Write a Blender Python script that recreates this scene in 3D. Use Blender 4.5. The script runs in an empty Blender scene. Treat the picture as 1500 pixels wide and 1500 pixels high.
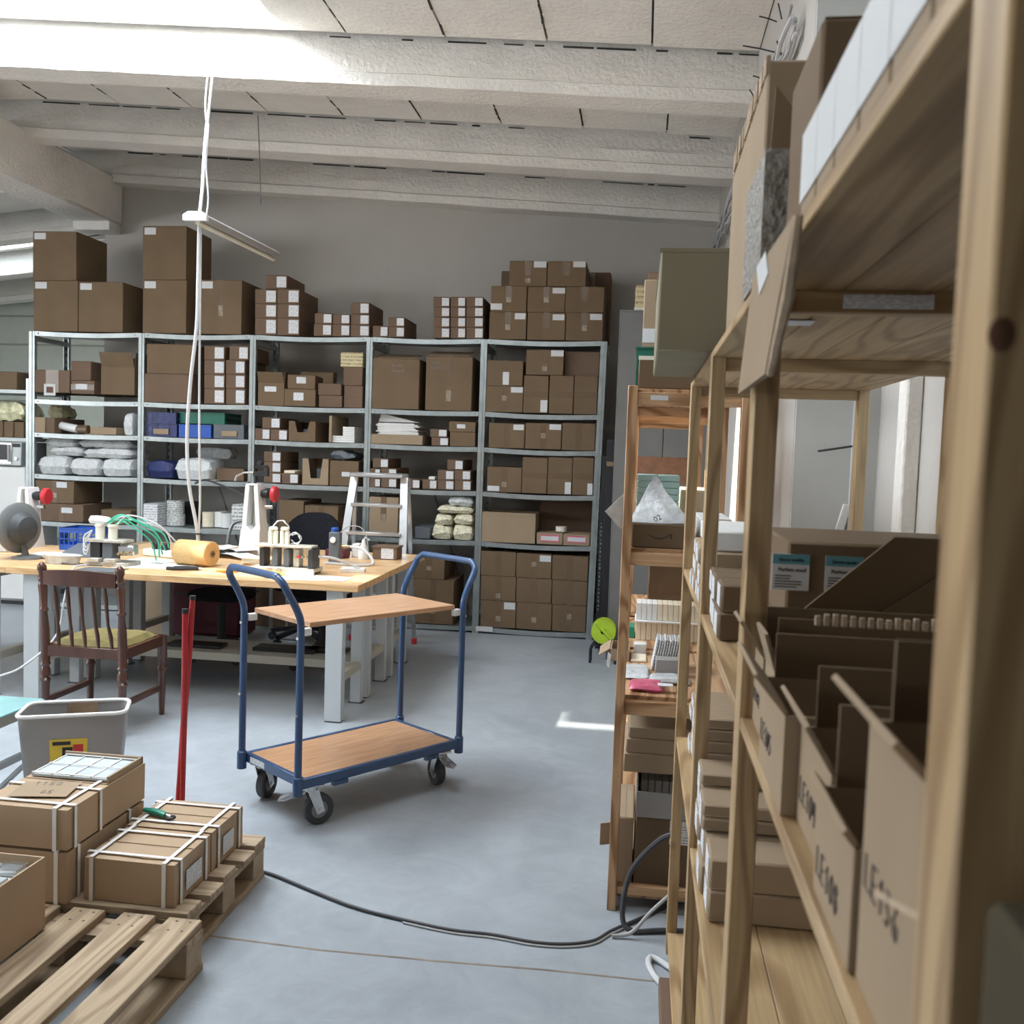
import bpy, bmesh, math, random
import numpy as np
from mathutils import Vector, Matrix
random.seed(7)
S = bpy.context.scene
COL = S.collection
# ---------------------------------------------------------------- camera
FOC = 1385.0; EYE = 1.49                       # focal length in pixels of a 1500 px frame, eye height
_Y = np.array([190, -79, FOC]); _Y = _Y/np.linalg.norm(_Y)
_D = np.array([-.034, 1, 86/FOC]); _D = _D-(_D@_Y)*_Y; _D /= np.linalg.norm(_D)
_X = np.cross(_D, _Y); _X = _X if _X[0] > 0 else -_X
RM = np.array([_X, _Y, -_D])
cd = bpy.data.cameras.new('camera'); cam = bpy.data.objects.new('camera', cd); COL.objects.link(cam)
cd.sensor_width = 36; cd.lens = FOC/1500*36; cd.clip_start = .02; cd.clip_end = 100
rt = RM@np.array([1, 0, 0]); up = RM@np.array([0, -1, 0]); bk = RM@np.array([0, 0, -1])
cam.matrix_world = Matrix(((rt[0], up[0], bk[0], 0), (rt[1], up[1], bk[1], 0), (rt[2], up[2], bk[2], EYE), (0, 0, 0, 1)))
S.camera = cam
cd.dof.use_dof = True; cd.dof.focus_distance = 4.2; cd.dof.aperture_fstop = 9.0
def at(px, py, x=None, y=None, z=None):
    "the point of a real plane (x=, y= or z=) that lies behind a pixel of the photograph"
    d = RM@np.array([px-750, py-750, FOC])
    t = x/d[0] if x is not None else y/d[1] if y is not None else (z-EYE)/d[2]
    return Vector((t*d[0], t*d[1], EYE+t*d[2]))
# ---------------------------------------------------------------- light
W = bpy.data.worlds.new('sky'); S.world = W; W.use_nodes = True
bg = W.node_tree.nodes['Background']; bg.inputs[0].default_value = (.62, .78, 1, 1); bg.inputs[1].default_value = 2.2
SUN_DIR = Vector((.80, .10, -.57))
sl = bpy.data.lights.new('sun', 'SUN'); sl.energy = 15; sl.angle = .012; sl.color = (1, .93, .80)
so = bpy.data.objects.new('sun', sl); COL.objects.link(so); so.rotation_euler = SUN_DIR.to_track_quat('-Z', 'Y').to_euler(); so.location = (-12, 4, 9)
def area(name, loc, d, sx, sy, power, col):
    l = bpy.data.lights.new(name, 'AREA'); l.shape = 'RECTANGLE'; l.size = sx; l.size_y = sy; l.energy = power; l.color = col
    o = bpy.data.objects.new(name, l); COL.objects.link(o); o.location = loc; o.rotation_euler = Vector(d).to_track_quat('-Z', 'Y').to_euler(); return o
# daylight entering by the roof lights and by the window band of the left wall, plus added fill lamps (all outside the frame)
area('roof_light_day', (-3.5, 4.6, 4.85), (.12, .05, -1), 2.4, 1.8, 270, (.86, .93, 1))
area('floor_fill', (-2.3, 3.0, 3.70), (.0, .0, -1), 3.6, 1.3, 135, (.88, .94, 1))  # unseen fill under the closed ceiling, added to brighten the near floor
area('roof_light_day_far', (-9.0, 10.5, 4.2), (.1, 0, -1), 4, 2.5, 120, (.92, 1, .97))
area('window_day_left', (-11.6, .2, 2.7), (1, .0, .02), 7, 2.0, 540, (.93, .96, 1))
area('near_fill', (-7.0, -3.3, 2.3), (.1, 1, -.1), 6, 1.6, 26, (1, .98, .95))  # weak fill added behind the camera for the faces turned to it
area('window_day_right', (1.62, 2.2, 2.35), (-1, .15, -.15), 1.4, .9, 22, (.97, .98, 1))
S.view_settings.view_transform = 'Standard'; S.view_settings.look = 'None'; S.view_settings.gamma = 1; S.view_settings.use_curve_mapping = False
S.view_settings.exposure = -0.05
# ---------------------------------------------------------------- materials
def mat(name, col, rough=.6, metal=0, var=.0, scale=8, bump=0, bscale=60, stretch=None, alpha=1, trans=0, col2=None, spec=.5, coat=0, detail=3):
    m = bpy.data.materials.new(name); m.use_nodes = True; nt = m.node_tree; b = nt.nodes['Principled BSDF']
    b.inputs['Base Color'].default_value = (*col, 1); b.inputs['Roughness'].default_value = rough; b.inputs['Metallic'].default_value = metal
    b.inputs['Specular IOR Level'].default_value = spec; b.inputs['Coat Weight'].default_value = coat
    if trans: b.inputs['Transmission Weight'].default_value = trans
    if alpha < 1: b.inputs['Alpha'].default_value = alpha
    tc = nt.nodes.new('ShaderNodeTexCoord'); mp = nt.nodes.new('ShaderNodeMapping'); nt.links.new(tc.outputs['Object'], mp.inputs[0])
    if stretch: mp.inputs['Scale'].default_value = stretch
    if var or col2:
        n = nt.nodes.new('ShaderNodeTexNoise'); n.inputs['Scale'].default_value = scale; n.inputs['Detail'].default_value = detail; nt.links.new(mp.outputs[0], n.inputs[0])
        r = nt.nodes.new('ShaderNodeValToRGB'); nt.links.new(n.outputs[0], r.inputs[0])
        r.color_ramp.elements[0].position = .3; r.color_ramp.elements[1].position = .7
        c2 = col2 or tuple(min(1, c*(1+var)) for c in col); c1 = col if col2 else tuple(c*(1-var) for c in col)
        r.color_ramp.elements[0].color = (*c1, 1); r.color_ramp.elements[1].color = (*c2, 1)
        nt.links.new(r.outputs[0], b.inputs['Base Color'])
    if bump:
        n2 = nt.nodes.new('ShaderNodeTexNoise'); n2.inputs['Scale'].default_value = bscale; n2.inputs['Detail'].default_value = 4; nt.links.new(mp.outputs[0], n2.inputs[0])
        bp = nt.nodes.new('ShaderNodeBump'); bp.inputs['Strength'].default_value = bump; bp.inputs['Distance'].default_value = .01
        nt.links.new(n2.outputs[0], bp.inputs['Height']); nt.links.new(bp.outputs[0], b.inputs['Normal'])
    return m
def wood(name, c1, c2, axis, ring=9, rough=.5, grain=1.0):
    m = bpy.data.materials.new(name); m.use_nodes = True; nt = m.node_tree; b = nt.nodes['Principled BSDF']; L = nt.links.new
    tc = nt.nodes.new('ShaderNodeTexCoord'); mp = nt.nodes.new('ShaderNodeMapping'); L(tc.outputs['Object'], mp.inputs[0])
    sc = [1, 1, 1]; sc['xyz'.index(axis)] = .16; mp.inputs['Scale'].default_value = sc
    n = nt.nodes.new('ShaderNodeTexNoise'); n.inputs['Scale'].default_value = ring; n.inputs['Detail'].default_value = 1; L(mp.outputs[0], n.inputs[0])
    mu = nt.nodes.new('ShaderNodeMath'); mu.operation = 'MULTIPLY'; mu.inputs[1].default_value = 44*grain; L(n.outputs[0], mu.inputs[0])
    si = nt.nodes.new('ShaderNodeMath'); si.operation = 'SINE'; L(mu.outputs[0], si.inputs[0])
    ma = nt.nodes.new('ShaderNodeMapRange'); ma.inputs[1].default_value = -1; ma.inputs[2].default_value = 1; L(si.outputs[0], ma.inputs[0])
    r = nt.nodes.new('ShaderNodeValToRGB'); r.color_ramp.elements[0].color = (*c1, 1); r.color_ramp.elements[1].color = (*c2, 1); r.color_ramp.elements[0].position = .0; r.color_ramp.elements[1].position = .55
    L(ma.outputs[0], r.inputs[0])
    fn = nt.nodes.new('ShaderNodeTexNoise'); fn.inputs['Scale'].default_value = 140; fn.inputs['Detail'].default_value = 3
    m2 = nt.nodes.new('ShaderNodeMapping'); L(tc.outputs['Object'], m2.inputs[0]); s2 = [1, 1, 1]; s2['xyz'.index(axis)] = .03; m2.inputs['Scale'].default_value = s2; L(m2.outputs[0], fn.inputs[0])
    fr_ = nt.nodes.new('ShaderNodeMapRange'); fr_.inputs[1].default_value = .3; fr_.inputs[2].default_value = .7; fr_.inputs[3].default_value = .85; fr_.inputs[4].default_value = 1.1; L(fn.outputs[0], fr_.inputs[0])
    r0 = r; r = nt.nodes.new('ShaderNodeVectorMath'); r.operation = 'SCALE'; L(r0.outputs[0], r.inputs[0]); L(fr_.outputs[0], r.inputs['Scale'])
    # knots
    v = nt.nodes.new('ShaderNodeTexVoronoi'); v.inputs['Scale'].default_value = 3.2; L(tc.outputs['Object'], v.inputs[0])
    kr = nt.nodes.new('ShaderNodeValToRGB'); kr.color_ramp.elements[0].position = .02; kr.color_ramp.elements[1].position = .075
    kr.color_ramp.elements[0].color = (.30, .22, .16, 1); kr.color_ramp.elements[1].color = (1, 1, 1, 1); L(v.outputs['Distance'], kr.inputs[0])
    mx = nt.nodes.new('ShaderNodeMixRGB'); mx.blend_type = 'MULTIPLY'; mx.inputs[0].default_value = 1; L(r.outputs[0], mx.inputs[1]); L(kr.outputs[0], mx.inputs[2])
    L(mx.outputs[0], b.inputs['Base Color']); b.inputs['Roughness'].default_value = rough
    return m
PINE1, PINE2 = (.31, .195, .092), (.47, .325, .17)
M = {
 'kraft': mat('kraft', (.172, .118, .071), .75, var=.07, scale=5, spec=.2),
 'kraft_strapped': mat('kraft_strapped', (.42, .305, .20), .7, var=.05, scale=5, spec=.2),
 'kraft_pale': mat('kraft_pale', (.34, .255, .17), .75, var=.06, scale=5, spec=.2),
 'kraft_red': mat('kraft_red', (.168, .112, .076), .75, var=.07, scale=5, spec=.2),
 'kraft_in': mat('kraft_in', (.25, .175, .11), .85, var=.1, scale=9, spec=.1),
 'kraft_torn': mat('kraft_torn', (.46, .36, .26), .9, var=.15, scale=60, spec=.1),
 'tape': mat('tape', (.16, .105, .062), .25, var=.08, scale=20, spec=.5),
 'tape_clear': mat('tape_clear', (.30, .24, .18), .12, var=.25, scale=40, bump=.4, bscale=50),
 'paper': mat('paper', (.78, .78, .76), .6, var=.03, scale=30, spec=.2),
 'paper_warm': mat('paper_warm', (.80, .72, .55), .6, var=.05, scale=30),
 'white_plastic': mat('white_plastic', (.75, .75, .73), .35, var=.02),
 'grey_plastic': mat('grey_plastic', (.33, .32, .31), .5, var=.05),
 'galv': mat('galv', (.38, .42, .42), .36, metal=.7, var=.12, scale=14),
 'galv_paint': mat('galv_paint', (.40, .43, .43), .42, metal=.35, var=.08, scale=12),
 'alu': mat('alu', (.72, .73, .74), .28, metal=.85, var=.06, scale=20),
 'steel': mat('steel', (.62, .62, .62), .25, metal=.95, var=.1, scale=30),
 'blue_paint': mat('blue_paint', (.030, .075, .175), .32, var=.08, scale=20, coat=.3),
 'red_paint': mat('red_paint', (.42, .018, .022), .35, var=.1, scale=15, coat=.2),
 'bench_grey': mat('bench_grey', (.50, .53, .54), .45, var=.03, scale=6),
 'bench_beige': mat('bench_beige', (.45, .43, .36), .5, var=.04),
 'rubber': mat('rubber', (.055, .058, .062), .6, var=.1),
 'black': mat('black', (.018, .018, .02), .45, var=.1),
 'black_fabric': mat('black_fabric', (.02, .021, .026), .9, var=.2, scale=40, spec=.1),
 'maroon': mat('maroon', (.095, .012, .022), .6, var=.15, scale=10),
 'red': mat('red', (.55, .03, .04), .4, var=.05),
 'pink': mat('pink', (.62, .13, .22), .3, var=.3, scale=25),
 'blue_crate': mat('blue_crate', (.02, .09, .42), .4, var=.08),
 'navy': mat('navy', (.02, .03, .12), .35, var=.3, scale=12, bump=.5, bscale=25),
 'green_crate': mat('green_crate', (.015, .14, .095), .45, var=.1),
 'green': mat('green', (.02, .22, .14), .35, var=.1),
 'green_wire': mat('green_wire', (.06, .50, .32), .4),
 'lime': mat('lime', (.42, .60, .04), .4, var=.1),
 'gold_foil': mat('gold_foil', (.72, .70, .46), .3, metal=.2, var=.3, scale=20, bump=1, bscale=20),
 'foam_white': mat('foam_white', (.62, .64, .64), .5, var=.14, scale=45, bump=.6, bscale=60),
 'pellets': mat('pellets', (.74, .70, .52), .7, var=.28, scale=60, bump=1, bscale=70),
 'dark_wood': mat('dark_wood', (.085, .032, .02), .3, var=.25, scale=14, stretch=(1, 1, .2), coat=.3),
 'olive': mat('olive', (.20, .16, .055), .8, var=.2, scale=20),
 'brass': mat('brass', (.65, .5, .25), .3, metal=.8),
 'machine': mat('machine', (.55, .52, .45), .35, metal=.3, var=.2, scale=30),
 'cream': mat('cream', (.80, .78, .66), .4, var=.03),
 'olive_box': mat('olive_box', (.27, .245, .175), .8, var=.05, spec=.15),
 'slate': mat('slate', (.12, .135, .15), .5, var=.1),
 'locker': mat('locker', (.15, .15, .145), .45, var=.06),
 'ink': mat('ink', (.03, .03, .04), .6),
 'ink_grey': mat('ink_grey', (.22, .22, .23), .7),
 'teal_print': mat('teal_print', (.12, .32, .38), .5),
 'teal_glass': mat('teal_glass', (.30, .55, .55), .15, var=.08, coat=.5),
 'teal_box': mat('teal_box', (.35, .55, .55), .45, var=.06),
 'yellow': mat('yellow', (.75, .55, .06), .4),
 'orange': mat('orange', (.80, .28, .05), .4),
 'rope': mat('rope', (.62, .40, .17), .85, var=.1, scale=80, bump=.25, bscale=160),
 'fan_grey': mat('fan_grey', (.16, .17, .17), .35, var=.08),
 'walnut': mat('walnut', (.12, .055, .03), .6, var=.3, scale=20),
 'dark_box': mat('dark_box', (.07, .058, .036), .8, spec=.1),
 'grey_cell': mat('grey_cell', (.50, .55, .58), .4, var=.1, scale=12),
 'dirt': mat('dirt', (.10, .08, .06), .9),
 'pallet': mat('pallet', (.40, .30, .20), .8, var=.22, scale=9, bump=.3, bscale=60, stretch=(1, 1, 1)),
 'cable_dark': mat('cable_dark', (.045, .045, .05), .55),
 'cable_grey': mat('cable_grey', (.38, .38, .37), .5),
 'cable_white': mat('cable_white', (.62, .63, .64), .4),
 'pallet_x': wood('pallet_x', (.30, .215, .14), (.44, .335, .225), 'x', ring=7, rough=.8),
 'pallet_y': wood('pallet_y', (.32, .23, .145), (.46, .35, .23), 'y', ring=7, rough=.8),
 'pine_x': wood('pine_x', PINE1, PINE2, 'x'), 'pine_y': wood('pine_y', PINE1, PINE2, 'y', ring=7), 'pine_z': wood('pine_z', PINE1, PINE2, 'z', ring=11),
 'warm_x': wood('warm_x', (.30, .15, .065), (.55, .335, .18), 'x'), 'warm_y': wood('warm_y', (.30, .15, .065), (.55, .335, .18), 'y', ring=7), 'warm_z': wood('warm_z', (.30, .15, .065), (.55, .335, .18), 'z', ring=11),
 'beech': wood('beech', (.50, .275, .15), (.57, .33, .185), 'x', ring=14, rough=.32, grain=.8),
 'bench_top': wood('bench_top', (.60, .36, .165), (.72, .46, .235), 'x', ring=9, rough=.4),
}
for _n in ('pallet_x', 'beech', 'bench_top'):                      # no knots in these
    _nt = M[_n].node_tree
    [x for x in _nt.nodes if x.type == 'MIX_RGB'][0].inputs[0].default_value = .25 if _n == 'pallet_x' else 0
def thin_film(name, col, alpha, rough, bsc):
    m = mat(name, col, rough, var=.15, scale=30, bump=.9, bscale=bsc, alpha=alpha); return m
M['film'] = thin_film('film', (.80, .78, .80), .50, .15, 22)
M['film_haze'] = thin_film('film_haze', (.62, .65, .66), .88, .25, 26)
M['bubble'] = mat('bubble', (.36, .34, .31), .25, var=.22, scale=70, bump=1, bscale=90, detail=1)
def printed(name, base, ink, rows, fill=.55):
    "paper with rows of small print"
    m = bpy.data.materials.new(name); m.use_nodes = True; nt = m.node_tree; b = nt.nodes['Principled BSDF']; L = nt.links.new
    tc = nt.nodes.new('ShaderNodeTexCoord'); sp = nt.nodes.new('ShaderNodeSeparateXYZ'); L(tc.outputs['Generated'], sp.inputs[0])
    a = nt.nodes.new('ShaderNodeMath'); a.operation = 'MULTIPLY'; a.inputs[1].default_value = rows; L(sp.outputs[2], a.inputs[0])
    f = nt.nodes.new('ShaderNodeMath'); f.operation = 'FRACT'; L(a.outputs[0], f.inputs[0])
    g = nt.nodes.new('ShaderNodeMath'); g.operation = 'GREATER_THAN'; g.inputs[1].default_value = fill; L(f.outputs[0], g.inputs[0])
    n = nt.nodes.new('ShaderNodeTexNoise'); n.inputs['Scale'].default_value = 11; n.inputs['Detail'].default_value = 2; L(tc.outputs['Generated'], n.inputs[0])
    h = nt.nodes.new('ShaderNodeMath'); h.operation = 'GREATER_THAN'; h.inputs[1].default_value = .47; L(n.outputs[0], h.inputs[0])
    k = nt.nodes.new('ShaderNodeMath'); k.operation = 'MULTIPLY'; L(g.outputs[0], k.inputs[0]); L(h.outputs[0], k.inputs[1])
    mx = nt.nodes.new('ShaderNodeMixRGB'); L(k.outputs[0], mx.inputs[0]); mx.inputs[1].default_value = (*base, 1); mx.inputs[2].default_value = (*ink, 1)
    L(mx.outputs[0], b.inputs['Base Color']); b.inputs['Roughness'].default_value = .6; return m
M['sticker'] = printed('sticker', (.74, .75, .76), (.36, .37, .40), 9)
M['sticker_plain'] = mat('sticker_plain', (.63, .64, .645), .6, var=.03)
M['striped'] = printed('striped', (.60, .52, .30), (.30, .24, .14), 4)
M['roll_print'] = printed('roll_print', (.72, .73, .70), (.25, .26, .27), 7, .45)
# ---------------------------------------------------------------- mesh builder
class MB:
    def __init__(s): s.v = []; s.f = []; s.sm = []
    def add(s, vs, fs, smooth=False):
        n = len(s.v); s.v += [tuple(v) for v in vs]; s.f += [tuple(i+n for i in f) for f in fs]; s.sm += [smooth]*len(fs); return s
    def box(s, x0, x1, y0, y1, z0, z1, ch=0):
        if ch <= 0:
            v = [(x, y, z) for z in (z0, z1) for y in (y0, y1) for x in (x0, x1)]
            return s.add(v, [(0, 2, 3, 1), (4, 5, 7, 6), (0, 1, 5, 4), (2, 6, 7, 3), (0, 4, 6, 2), (1, 3, 7, 5)])
        c = min(ch, (x1-x0)*.45, (y1-y0)*.45, (z1-z0)*.45)
        lo = (x0, y0, z0); hi = (x1, y1, z1); idx = {}; vs = []
        for sx in (0, 1):
            for sy in (0, 1):
                for sz in (0, 1):
                    sg = (sx, sy, sz)
                    for ax in range(3):                            # three verts a corner, one per face
                        p = [(hi[k]-c if sg[k] else lo[k]+c) for k in range(3)]; p[ax] = hi[ax] if sg[ax] else lo[ax]
                        idx[sg, ax] = len(vs); vs.append(p)
        fs = []
        for ax in range(3):
            o = [k for k in range(3) if k != ax]
            for d in (0, 1):
                q = []
                for a, b in ((0, 0), (1, 0), (1, 1), (0, 1)):
                    g = [0]*3; g[ax] = d; g[o[0]] = a; g[o[1]] = b; q.append(idx[tuple(g), ax])
                flip = (d == 0) ^ (ax == 1)
                fs.append(tuple(reversed(q)) if flip else tuple(q))
            # edges parallel to ax
            for a, b in ((0, 0), (1, 0), (1, 1), (0, 1)):
                g0 = [0]*3; g1 = [0]*3; g0[o[0]] = g1[o[0]] = a; g0[o[1]] = g1[o[1]] = b; g1[ax] = 1
                fs.append((idx[tuple(g0), o[0]], idx[tuple(g1), o[0]], idx[tuple(g1), o[1]], idx[tuple(g0), o[1]]))
        for sx in (0, 1):
            for sy in (0, 1):
                for sz in (0, 1): fs.append(tuple(idx[(sx, sy, sz), a] for a in range(3)))
        return s.add(vs, fs)
    def bar(s, p, q, w, h=None, upv=(0, 0, 1)):
        "square bar from p to q"
        h = h or w; p = Vector(p); q = Vector(q); d = (q-p).normalized(); u = Vector(upv)
        if abs(d.dot(u)) > .95: u = Vector((1, 0, 0))
        a = d.cross(u).normalized(); b = a.cross(d).normalized()
        v = [e+a*sa*w/2+b*sb*h/2 for e in (p, q) for sa, sb in ((-1, -1), (1, -1), (1, 1), (-1, 1))]
        return s.add(v, [(0, 3, 2, 1), (4, 5, 6, 7), (0, 1, 5, 4), (1, 2, 6, 5), (2, 3, 7, 6), (3, 0, 4, 7)])
    def tube(s, pts, r, n=8, cap=True):
        pts = [Vector(p) for p in pts]; rs = r if isinstance(r, (list, tuple)) else [r]*len(pts); vs = []; fs = []; ref = None
        for i, p in enumerate(pts):
            d = (pts[min(i+1, len(pts)-1)]-pts[max(i-1, 0)]).normalized()
            if ref is None: ref = d.orthogonal().normalized()
            a = (ref-d*ref.dot(d)); a = a.normalized() if a.length > 1e-6 else d.orthogonal().normalized(); ref = a; b = d.cross(a)
            for k in range(n):
                t = 2*math.pi*k/n; vs.append(p+(a*math.cos(t)+b*math.sin(t))*rs[i])
        for i in range(len(pts)-1):
            for k in range(n): fs.append((i*n+k, i*n+(k+1) % n, (i+1)*n+(k+1) % n, (i+1)*n+k))
        s.add(vs, fs, True)
        if cap:
            m = len(s.v)-len(vs)
            s.f += [tuple(m+k for k in reversed(range(n))), tuple(m+(len(pts)-1)*n+k for k in range(n))]; s.sm += [False, False]
        return s
    def lathe(s, c, prof, n=20, axis='z'):
        "prof = list of (radius, height) along axis from c"
        vs = []; fs = []; c = Vector(c)
        for r, h in prof:
            for k in range(n):
                t = 2*math.pi*k/n; a, b = r*math.cos(t), r*math.sin(t)
                vs.append(c+(Vector((a, b, h)) if axis == 'z' else Vector((a, h, b)) if axis == 'y' else Vector((h, a, b))))
        for i in range(len(prof)-1):
            for k in range(n):
                q = (i*n+k, i*n+(k+1) % n, (i+1)*n+(k+1) % n, (i+1)*n+k); fs.append(q if axis != 'y' else tuple(reversed(q)))
        return s.add(vs, fs, True)
    def quad(s, a, b, c, d, t=.003):
        "a thin slab with corners a b c d and real thickness t"
        a, b, c, d = map(Vector, (a, b, c, d)); n = (b-a).cross(d-a).normalized()*t
        return s.add([a, b, c, d, a+n, b+n, c+n, d+n], [(3, 2, 1, 0), (4, 5, 6, 7), (0, 1, 5, 4), (1, 2, 6, 5), (2, 3, 7, 6), (3, 0, 4, 7)])
    def prism(s, pts, ax, a0, a1):
        "polygon pts in the plane across axis ax, extruded a0..a1"
        def P(p, a):
            q = list(p); q.insert(ax, a); return tuple(q)
        n = len(pts); vs = [P(p, a0) for p in pts]+[P(p, a1) for p in pts]
        return s.add(vs, [tuple(range(n)), tuple(range(2*n-1, n-1, -1))]+[(i, n+i, n+(i+1) % n, (i+1) % n) for i in range(n)])
    def rot(s, ang, c=(0, 0, 0), axis='Z'):
        R = Matrix.Rotation(ang, 4, axis); c = Vector(c); s.v = [tuple(c+R@(Vector(v)-c)) for v in s.v]; return s
    def move(s, d): s.v = [tuple(Vector(v)+Vector(d)) for v in s.v]; return s
    def scale(s, k, c): c = Vector(c); s.v = [tuple(c+Vector([(a-b)*q for a, b, q in zip(v, c, k)])) for v in s.v]; return s
    def bounds(s):
        a = np.array(s.v); return a.min(0), a.max(0)
    def build(s, name, m, parent=None, org=None):
        if org is None: org = root_of(parent) if parent else None
        if org is None:
            lo, hi = s.bounds(); org = Vector(((lo[0]+hi[0])/2, (lo[1]+hi[1])/2, lo[2]))
        me = bpy.data.meshes.new(name); me.from_pydata([tuple(Vector(v)-org) for v in s.v], [], s.f)
        bm = bmesh.new(); bm.from_mesh(me); bmesh.ops.recalc_face_normals(bm, faces=bm.faces); bm.to_mesh(me); bm.free()
        me.polygons.foreach_set('use_smooth', s.sm[:len(me.polygons)]+[False]*(len(me.polygons)-len(s.sm)))
        me.set_sharp_from_angle(angle=.65); me.materials.append(M[m] if isinstance(m, str) else m); me.update()
        o = bpy.data.objects.new(name, me); COL.objects.link(o)
        if parent: o.parent = parent
        else: o.location = org
        return o
def root_of(o):
    while o.parent: o = o.parent
    return Vector(o['_org']) if '_org' in o else o.location.copy()
def tag(o, label=None, cat=None, group=None, kind=None):
    if label: o['label'] = label
    if cat: o['category'] = cat
    if group: o['group'] = group
    if kind: o['kind'] = kind
    return o
def thing(name, loc, label, cat, group=None):
    o = bpy.data.objects.new(name, None); COL.objects.link(o); o.location = loc; o.empty_display_size = .05
    return tag(o, label, cat, group)
def struct(name, mb, m, parent=None):
    o = mb.build(name, m, parent)
    if not parent: o['kind'] = 'structure'
    return o
def subdiv_noise(mb, cuts, amp, seed=0):
    "dense, slightly lumpy copy of a mesh (sacks, bags)"
    me = bpy.data.meshes.new('tmp'); me.from_pydata(mb.v, [], mb.f); bm = bmesh.new(); bm.from_mesh(me)
    bmesh.ops.subdivide_edges(bm, edges=bm.edges, cuts=cuts, use_grid_fill=True); bmesh.ops.recalc_face_normals(bm, faces=bm.faces)
    from mathutils import noise
    bm.normal_update()
    for v in bm.verts:
        n = noise.noise(v.co*9+Vector((seed, seed, 0)))*amp+noise.noise(v.co*28+Vector((seed, 0, 3)))*amp*.45
        v.co += v.normal*n
    mb.v = [tuple(v.co) for v in bm.verts]; mb.f = [tuple(x.index for x in f.verts) for f in bm.faces]; mb.sm = [True]*len(mb.f)
    bm.free(); bpy.data.meshes.remove(me); return mb
def pillow(x0, x1, y0, y1, z0, z1, seed=0, amp=.012):
    "a stuffed bag: fat in the middle, pinched at its rim"
    mb = MB(); n = 14; vs = []; fs = []
    for side in (0, 1):
        for j in range(n+1):
            for i in range(n+1):
                u, v = i/n*2-1, j/n*2-1; t = ((1-abs(u)**4)*(1-abs(v)**4))**.27
                zc = z0+(z1-z0)*.42; z = zc+(z1-zc)*t if side else zc-(zc-z0)*min(1, t*1.25)
                k = 1-.05*(abs(u*v))
                vs.append(((x0+x1)/2+(x1-x0)/2*u*k, (y0+y1)/2+(y1-y0)/2*v*k, z))
    m = (n+1)**2
    for side in (0, 1):
        for j in range(n):
            for i in range(n):
                a = side*m+j*(n+1)+i; q = (a, a+1, a+n+2, a+n+1); fs.append(q if side else tuple(reversed(q)))
    from mathutils import noise
    out = []
    for v in vs:
        p = Vector(v); d = noise.noise(p*11+Vector((seed*3, 0, 0)))*amp+noise.noise(p*31+Vector((0, seed, 0)))*amp*.5
        out.append((p.x, p.y, max(z0, min(z1+.004, p.z+d))))
    return mb.add(out, fs, True)
_tc = {}
def text_mesh(s, size, ext=.0004):
    c = bpy.data.curves.new('t', 'FONT'); c.body = s; c.size = size; c.extrude = ext; c.resolution_u = 2; c.align_x = 'LEFT'
    o = bpy.data.objects.new('t', c); COL.objects.link(o); dg = bpy.context.evaluated_depsgraph_get(); dg.update()
    me = bpy.data.meshes.new_from_object(o.evaluated_get(dg)); v = [tuple(x.co) for x in me.vertices]; f = [tuple(p.vertices) for p in me.polygons]
    bpy.data.objects.remove(o); bpy.data.meshes.remove(me); return v, f
def text_on(mb, s, size, org, u, v):
    "write s on the plane org + a*u + b*v"
    vs, fs = text_mesh(s, size); u = Vector(u).normalized(); v = Vector(v).normalized(); n = u.cross(v); o = Vector(org)
    return mb.add([o+u*a+v*b+n*c for a, b, c in vs], fs)
STROKE = {'L': [[(0, 1), (0, 0), (.5, 0)]], 'E': [[(.55, 1), (0, 1), (0, 0), (.55, 0)], [(0, .5), (.45, .5)]], '1': [[(.05, .7), (.3, 1), (.3, 0)]],
 '2': [[(0, .8), (.25, 1), (.5, .75), (0, 0), (.55, 0)]], '0': [[(.25, 1), (0, .6), (.05, .15), (.3, 0), (.5, .4), (.45, .85), (.25, 1)]],
 '5': [[(.5, 1), (.05, 1), (.05, .55), (.4, .55), (.5, .25), (.25, 0), (0, .1)]], '4': [[(.1, 1), (0, .45), (.5, .45)], [(.4, 1), (.35, 0)]],
 '8': [[(.45, .85), (.2, 1), (.05, .75), (.45, .3), (.25, 0), (0, .25), (.45, .85)]], '3': [[(0, .95), (.4, .95), (.15, .55), (.45, .3), (.2, 0), (0, .1)]],
 '6': [[(.4, 1), (.05, .5), (.1, .1), (.4, .05), (.45, .4), (.08, .4)]], ' ': []}
def scrawl(mb, s, h, org, u, v, r):
    "felt pen writing"
    u = Vector(u).normalized(); v = Vector(v).normalized(); o = Vector(org); a = 0
    for ch in s:
        for st in STROKE.get(ch, [[(0, 0), (.4, .8)]]): mb.tube([o+u*(a+x*h)+v*(y*h) for x, y in st], r, 5)
        a += h*.78
    return mb
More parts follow.
